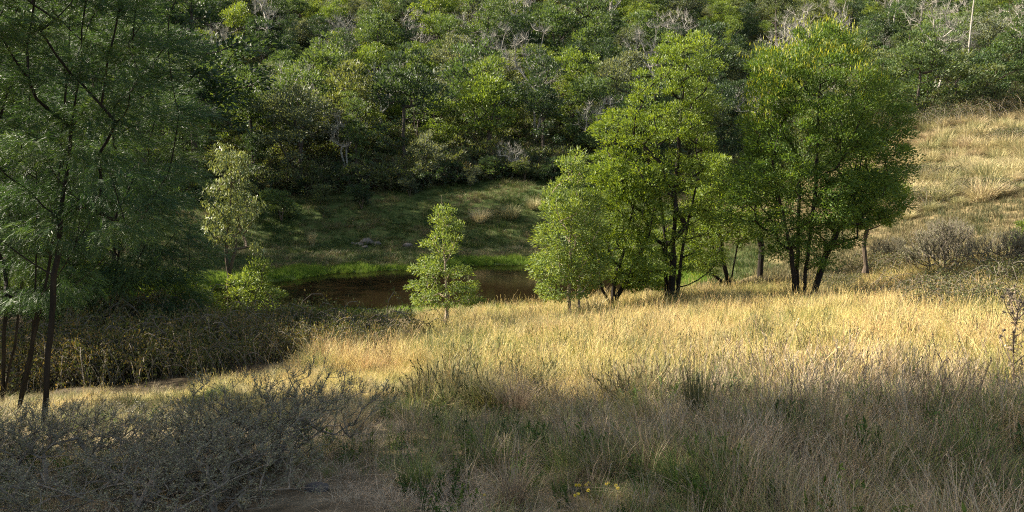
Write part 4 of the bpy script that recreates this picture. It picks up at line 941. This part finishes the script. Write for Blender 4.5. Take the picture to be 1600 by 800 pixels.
th = np.arange(14)*2*np.pi/14; dp = np.stack([np.cos(th), np.sin(th), np.full(14, .25)], 1)
petq = np.concatenate([kites(np.zeros((14, 3)), norm(dp), np.full(14, .013), np.full(14, .007), r, flat=np.array([[0, 0, 1.]])), kites(np.zeros((14, 3)), norm(dp*[1, 1, 2.4]), np.full(14, .010), np.full(14, .006), r, flat=np.array([[0, 0, 1.]]))])
petm = mesh_quads('flower_petals', petq, M['petal']); cenm = mesh_quads('flower_centre', tubes([[0, 0, 0], [0, 0, .004]], [[0, 0, .004], [0, 0, .008]], [.006, .006], [.006, .001], 8), M['centre'])
for i, (px, py, lab) in enumerate([(900,759,'highest yellow flower on the far left of the patch'),(905,760,'yellow flower beside the highest left one'),(916,761,'yellow flower in the upper middle of the patch'),(920,758,'small yellow flower touching the upper middle one'),
        (919,771,'large yellow flower in the centre of the patch'),(903,775,'yellow flower at the lower left of the patch'),(898,777,'lowest left yellow flower'),(947,765,'yellow flower on the tall stalk right of centre'),(950,763,'yellow flower beside the one on the tall stalk'),
        (962,769,'upper one of the two right yellow flowers'),(965,774,'lower one of the two right yellow flowers'),(757,774,'single yellow flower apart from the patch to its left')]):
    d = 4.85-(py-765)*.012; p_ = gpt(px, d); top = P(px, py, d); hh = max(.05, top[2]-p_[2]); hh = min(hh, .35)
    e = empty('yellow_flower', p_); ob('stalk', mesh_quads('flower_stalk', polytube([(0, 0, -.01), (.006, .004, hh*.5), (0, 0, hh)], np.array([.0018, .0016, .0014]), 4), M['stemg']), e)
    o1 = ob('petals', petm, e); o1.location = (0, 0, hh); o1.rotation_euler = (r.uniform(.3, .8), r.normal()*.2, 0); o2 = ob('centre', cenm, e); o2.location = (0, 0, hh); o2.rotation_euler = o1.rotation_euler
    tag(e, lab, 'flower', 'yellow flowers in the foreground')

# rocks, log, pole
def rock_mesh(nm, seed, mat, fl=.6):
    import bmesh
    rr = np.random.default_rng(seed); bm = bmesh.new(); bmesh.ops.create_icosphere(bm, subdivisions=3, radius=1)
    ax_ = norm(rr.normal(size=(9, 3))); of = rr.uniform(.55, .9, 9)
    for v in bm.verts:
        p_ = np.array(v.co)
        for a_, o_ in zip(ax_, of):
            dd = p_@a_-o_
            if dd > 0: p_ = p_-a_*dd*.9
        p_ = p_*(1+.04*math.sin(7*p_[0]+5*p_[1])+.03*math.sin(13*p_[2]+9*p_[0])); v.co = Vector((p_[0], p_[1], p_[2]*fl))
    me = D.meshes.new(nm); bm.to_mesh(me); bm.free(); me.materials.append(M[mat]); return me
RK = [rock_mesh('rock%d' % i, 40+i, 'rock') for i in range(3)]; RD = rock_mesh('dark_rock', 48, 'darkrock', .45)
for px, py, d, s, lab in [(562,372,58,.42,'left rock of the pile on the far bank'),(575,366,58.4,.6,'largest rock of the pile on the far bank'),(588,371,58,.45,'right rock of the pile on the far bank'),(570,376,57.6,.3,'small front rock of the pile on the far bank'),
                          (637,376,57.5,.42,'single pale rock on the far bank right of the pile'),(552,373,58.3,.25,'small rock just left of the pile')]:
    p_ = gpt(px, d); o = ob('rock', RK[int(g.integers(3))]); o.location = (p_[0], p_[1], p_[2]+s*.0); o.scale = (s, s, s*.9); o.rotation_euler = (0, 0, g.random()*6); tag(o, lab, 'rock', 'rocks on the far bank')
for px, d, s, m_, lab in [(497,5.05,.075,RD,'dark stone on bare earth at the bottom left of centre'),(722,5.25,.065,RD,'flat grey-blue stone in the foreground left of the yellow flowers'),(897,4.95,.045,RK[0],'small grey stone beside the yellow flowers')]:
    p_ = gpt(px, d); o = ob('stone', m_); o.location = (p_[0], p_[1], p_[2]+s*.15); o.scale = (s*1.3, s, s); tag(o, lab, 'stone')
a = gpt(1556, 50); b_ = gpt(1598, 50); b_[2] = a[2]+.05; a[2] += .35; b_[2] += .35
L_ = b_-a
lq = polytube([L_*t+np.array([0, 0, .03*math.sin(t*9)]) for t in np.linspace(0, 1, 8)], np.array([.17, .18, .175, .18, .17, .165, .16, .15]), 10)
caps = tubes([[0, 0, 0], L_], [L_*-.005, L_*1.005], [.17, .15], [.001, .001], 10)
o = ob('fallen_log', mesh_quads('fallen_log', np.concatenate([lq, caps]), M['log'])); o.location = a-[0, 0, .15]; tag(o, 'short pale fallen log lying in the grass of the right slope', 'log')
p_ = gpt(1507, 92); zt = P(1511, -20, 92)[2]-p_[2]
o = ob('dead_trunk', mesh_quads('dead_trunk', np.concatenate([polytube([(0, 0, -.3), (.05, 0, zt*.3), (.12, 0, zt*.6), (.3, 0, zt)], np.array([.13, .11, .09, .055]), 7),
     tubes([[.1, 0, zt*.45], [.12, 0, zt*.62], [.2, 0, zt*.8], [.1, 0, zt*.52]], [[-1.2, 0, zt*.52], [.9, .2, zt*.68], [-.5, .1, zt*.85], [.8, 0, zt*.5]], [.03, .03, .025, .03], [.012]*4, 4)]), M['bark_grey'], smooth=True)); o.location = p_
tag(o, 'tall straight bare pale trunk rising out of the upper right forest', 'dead tree')
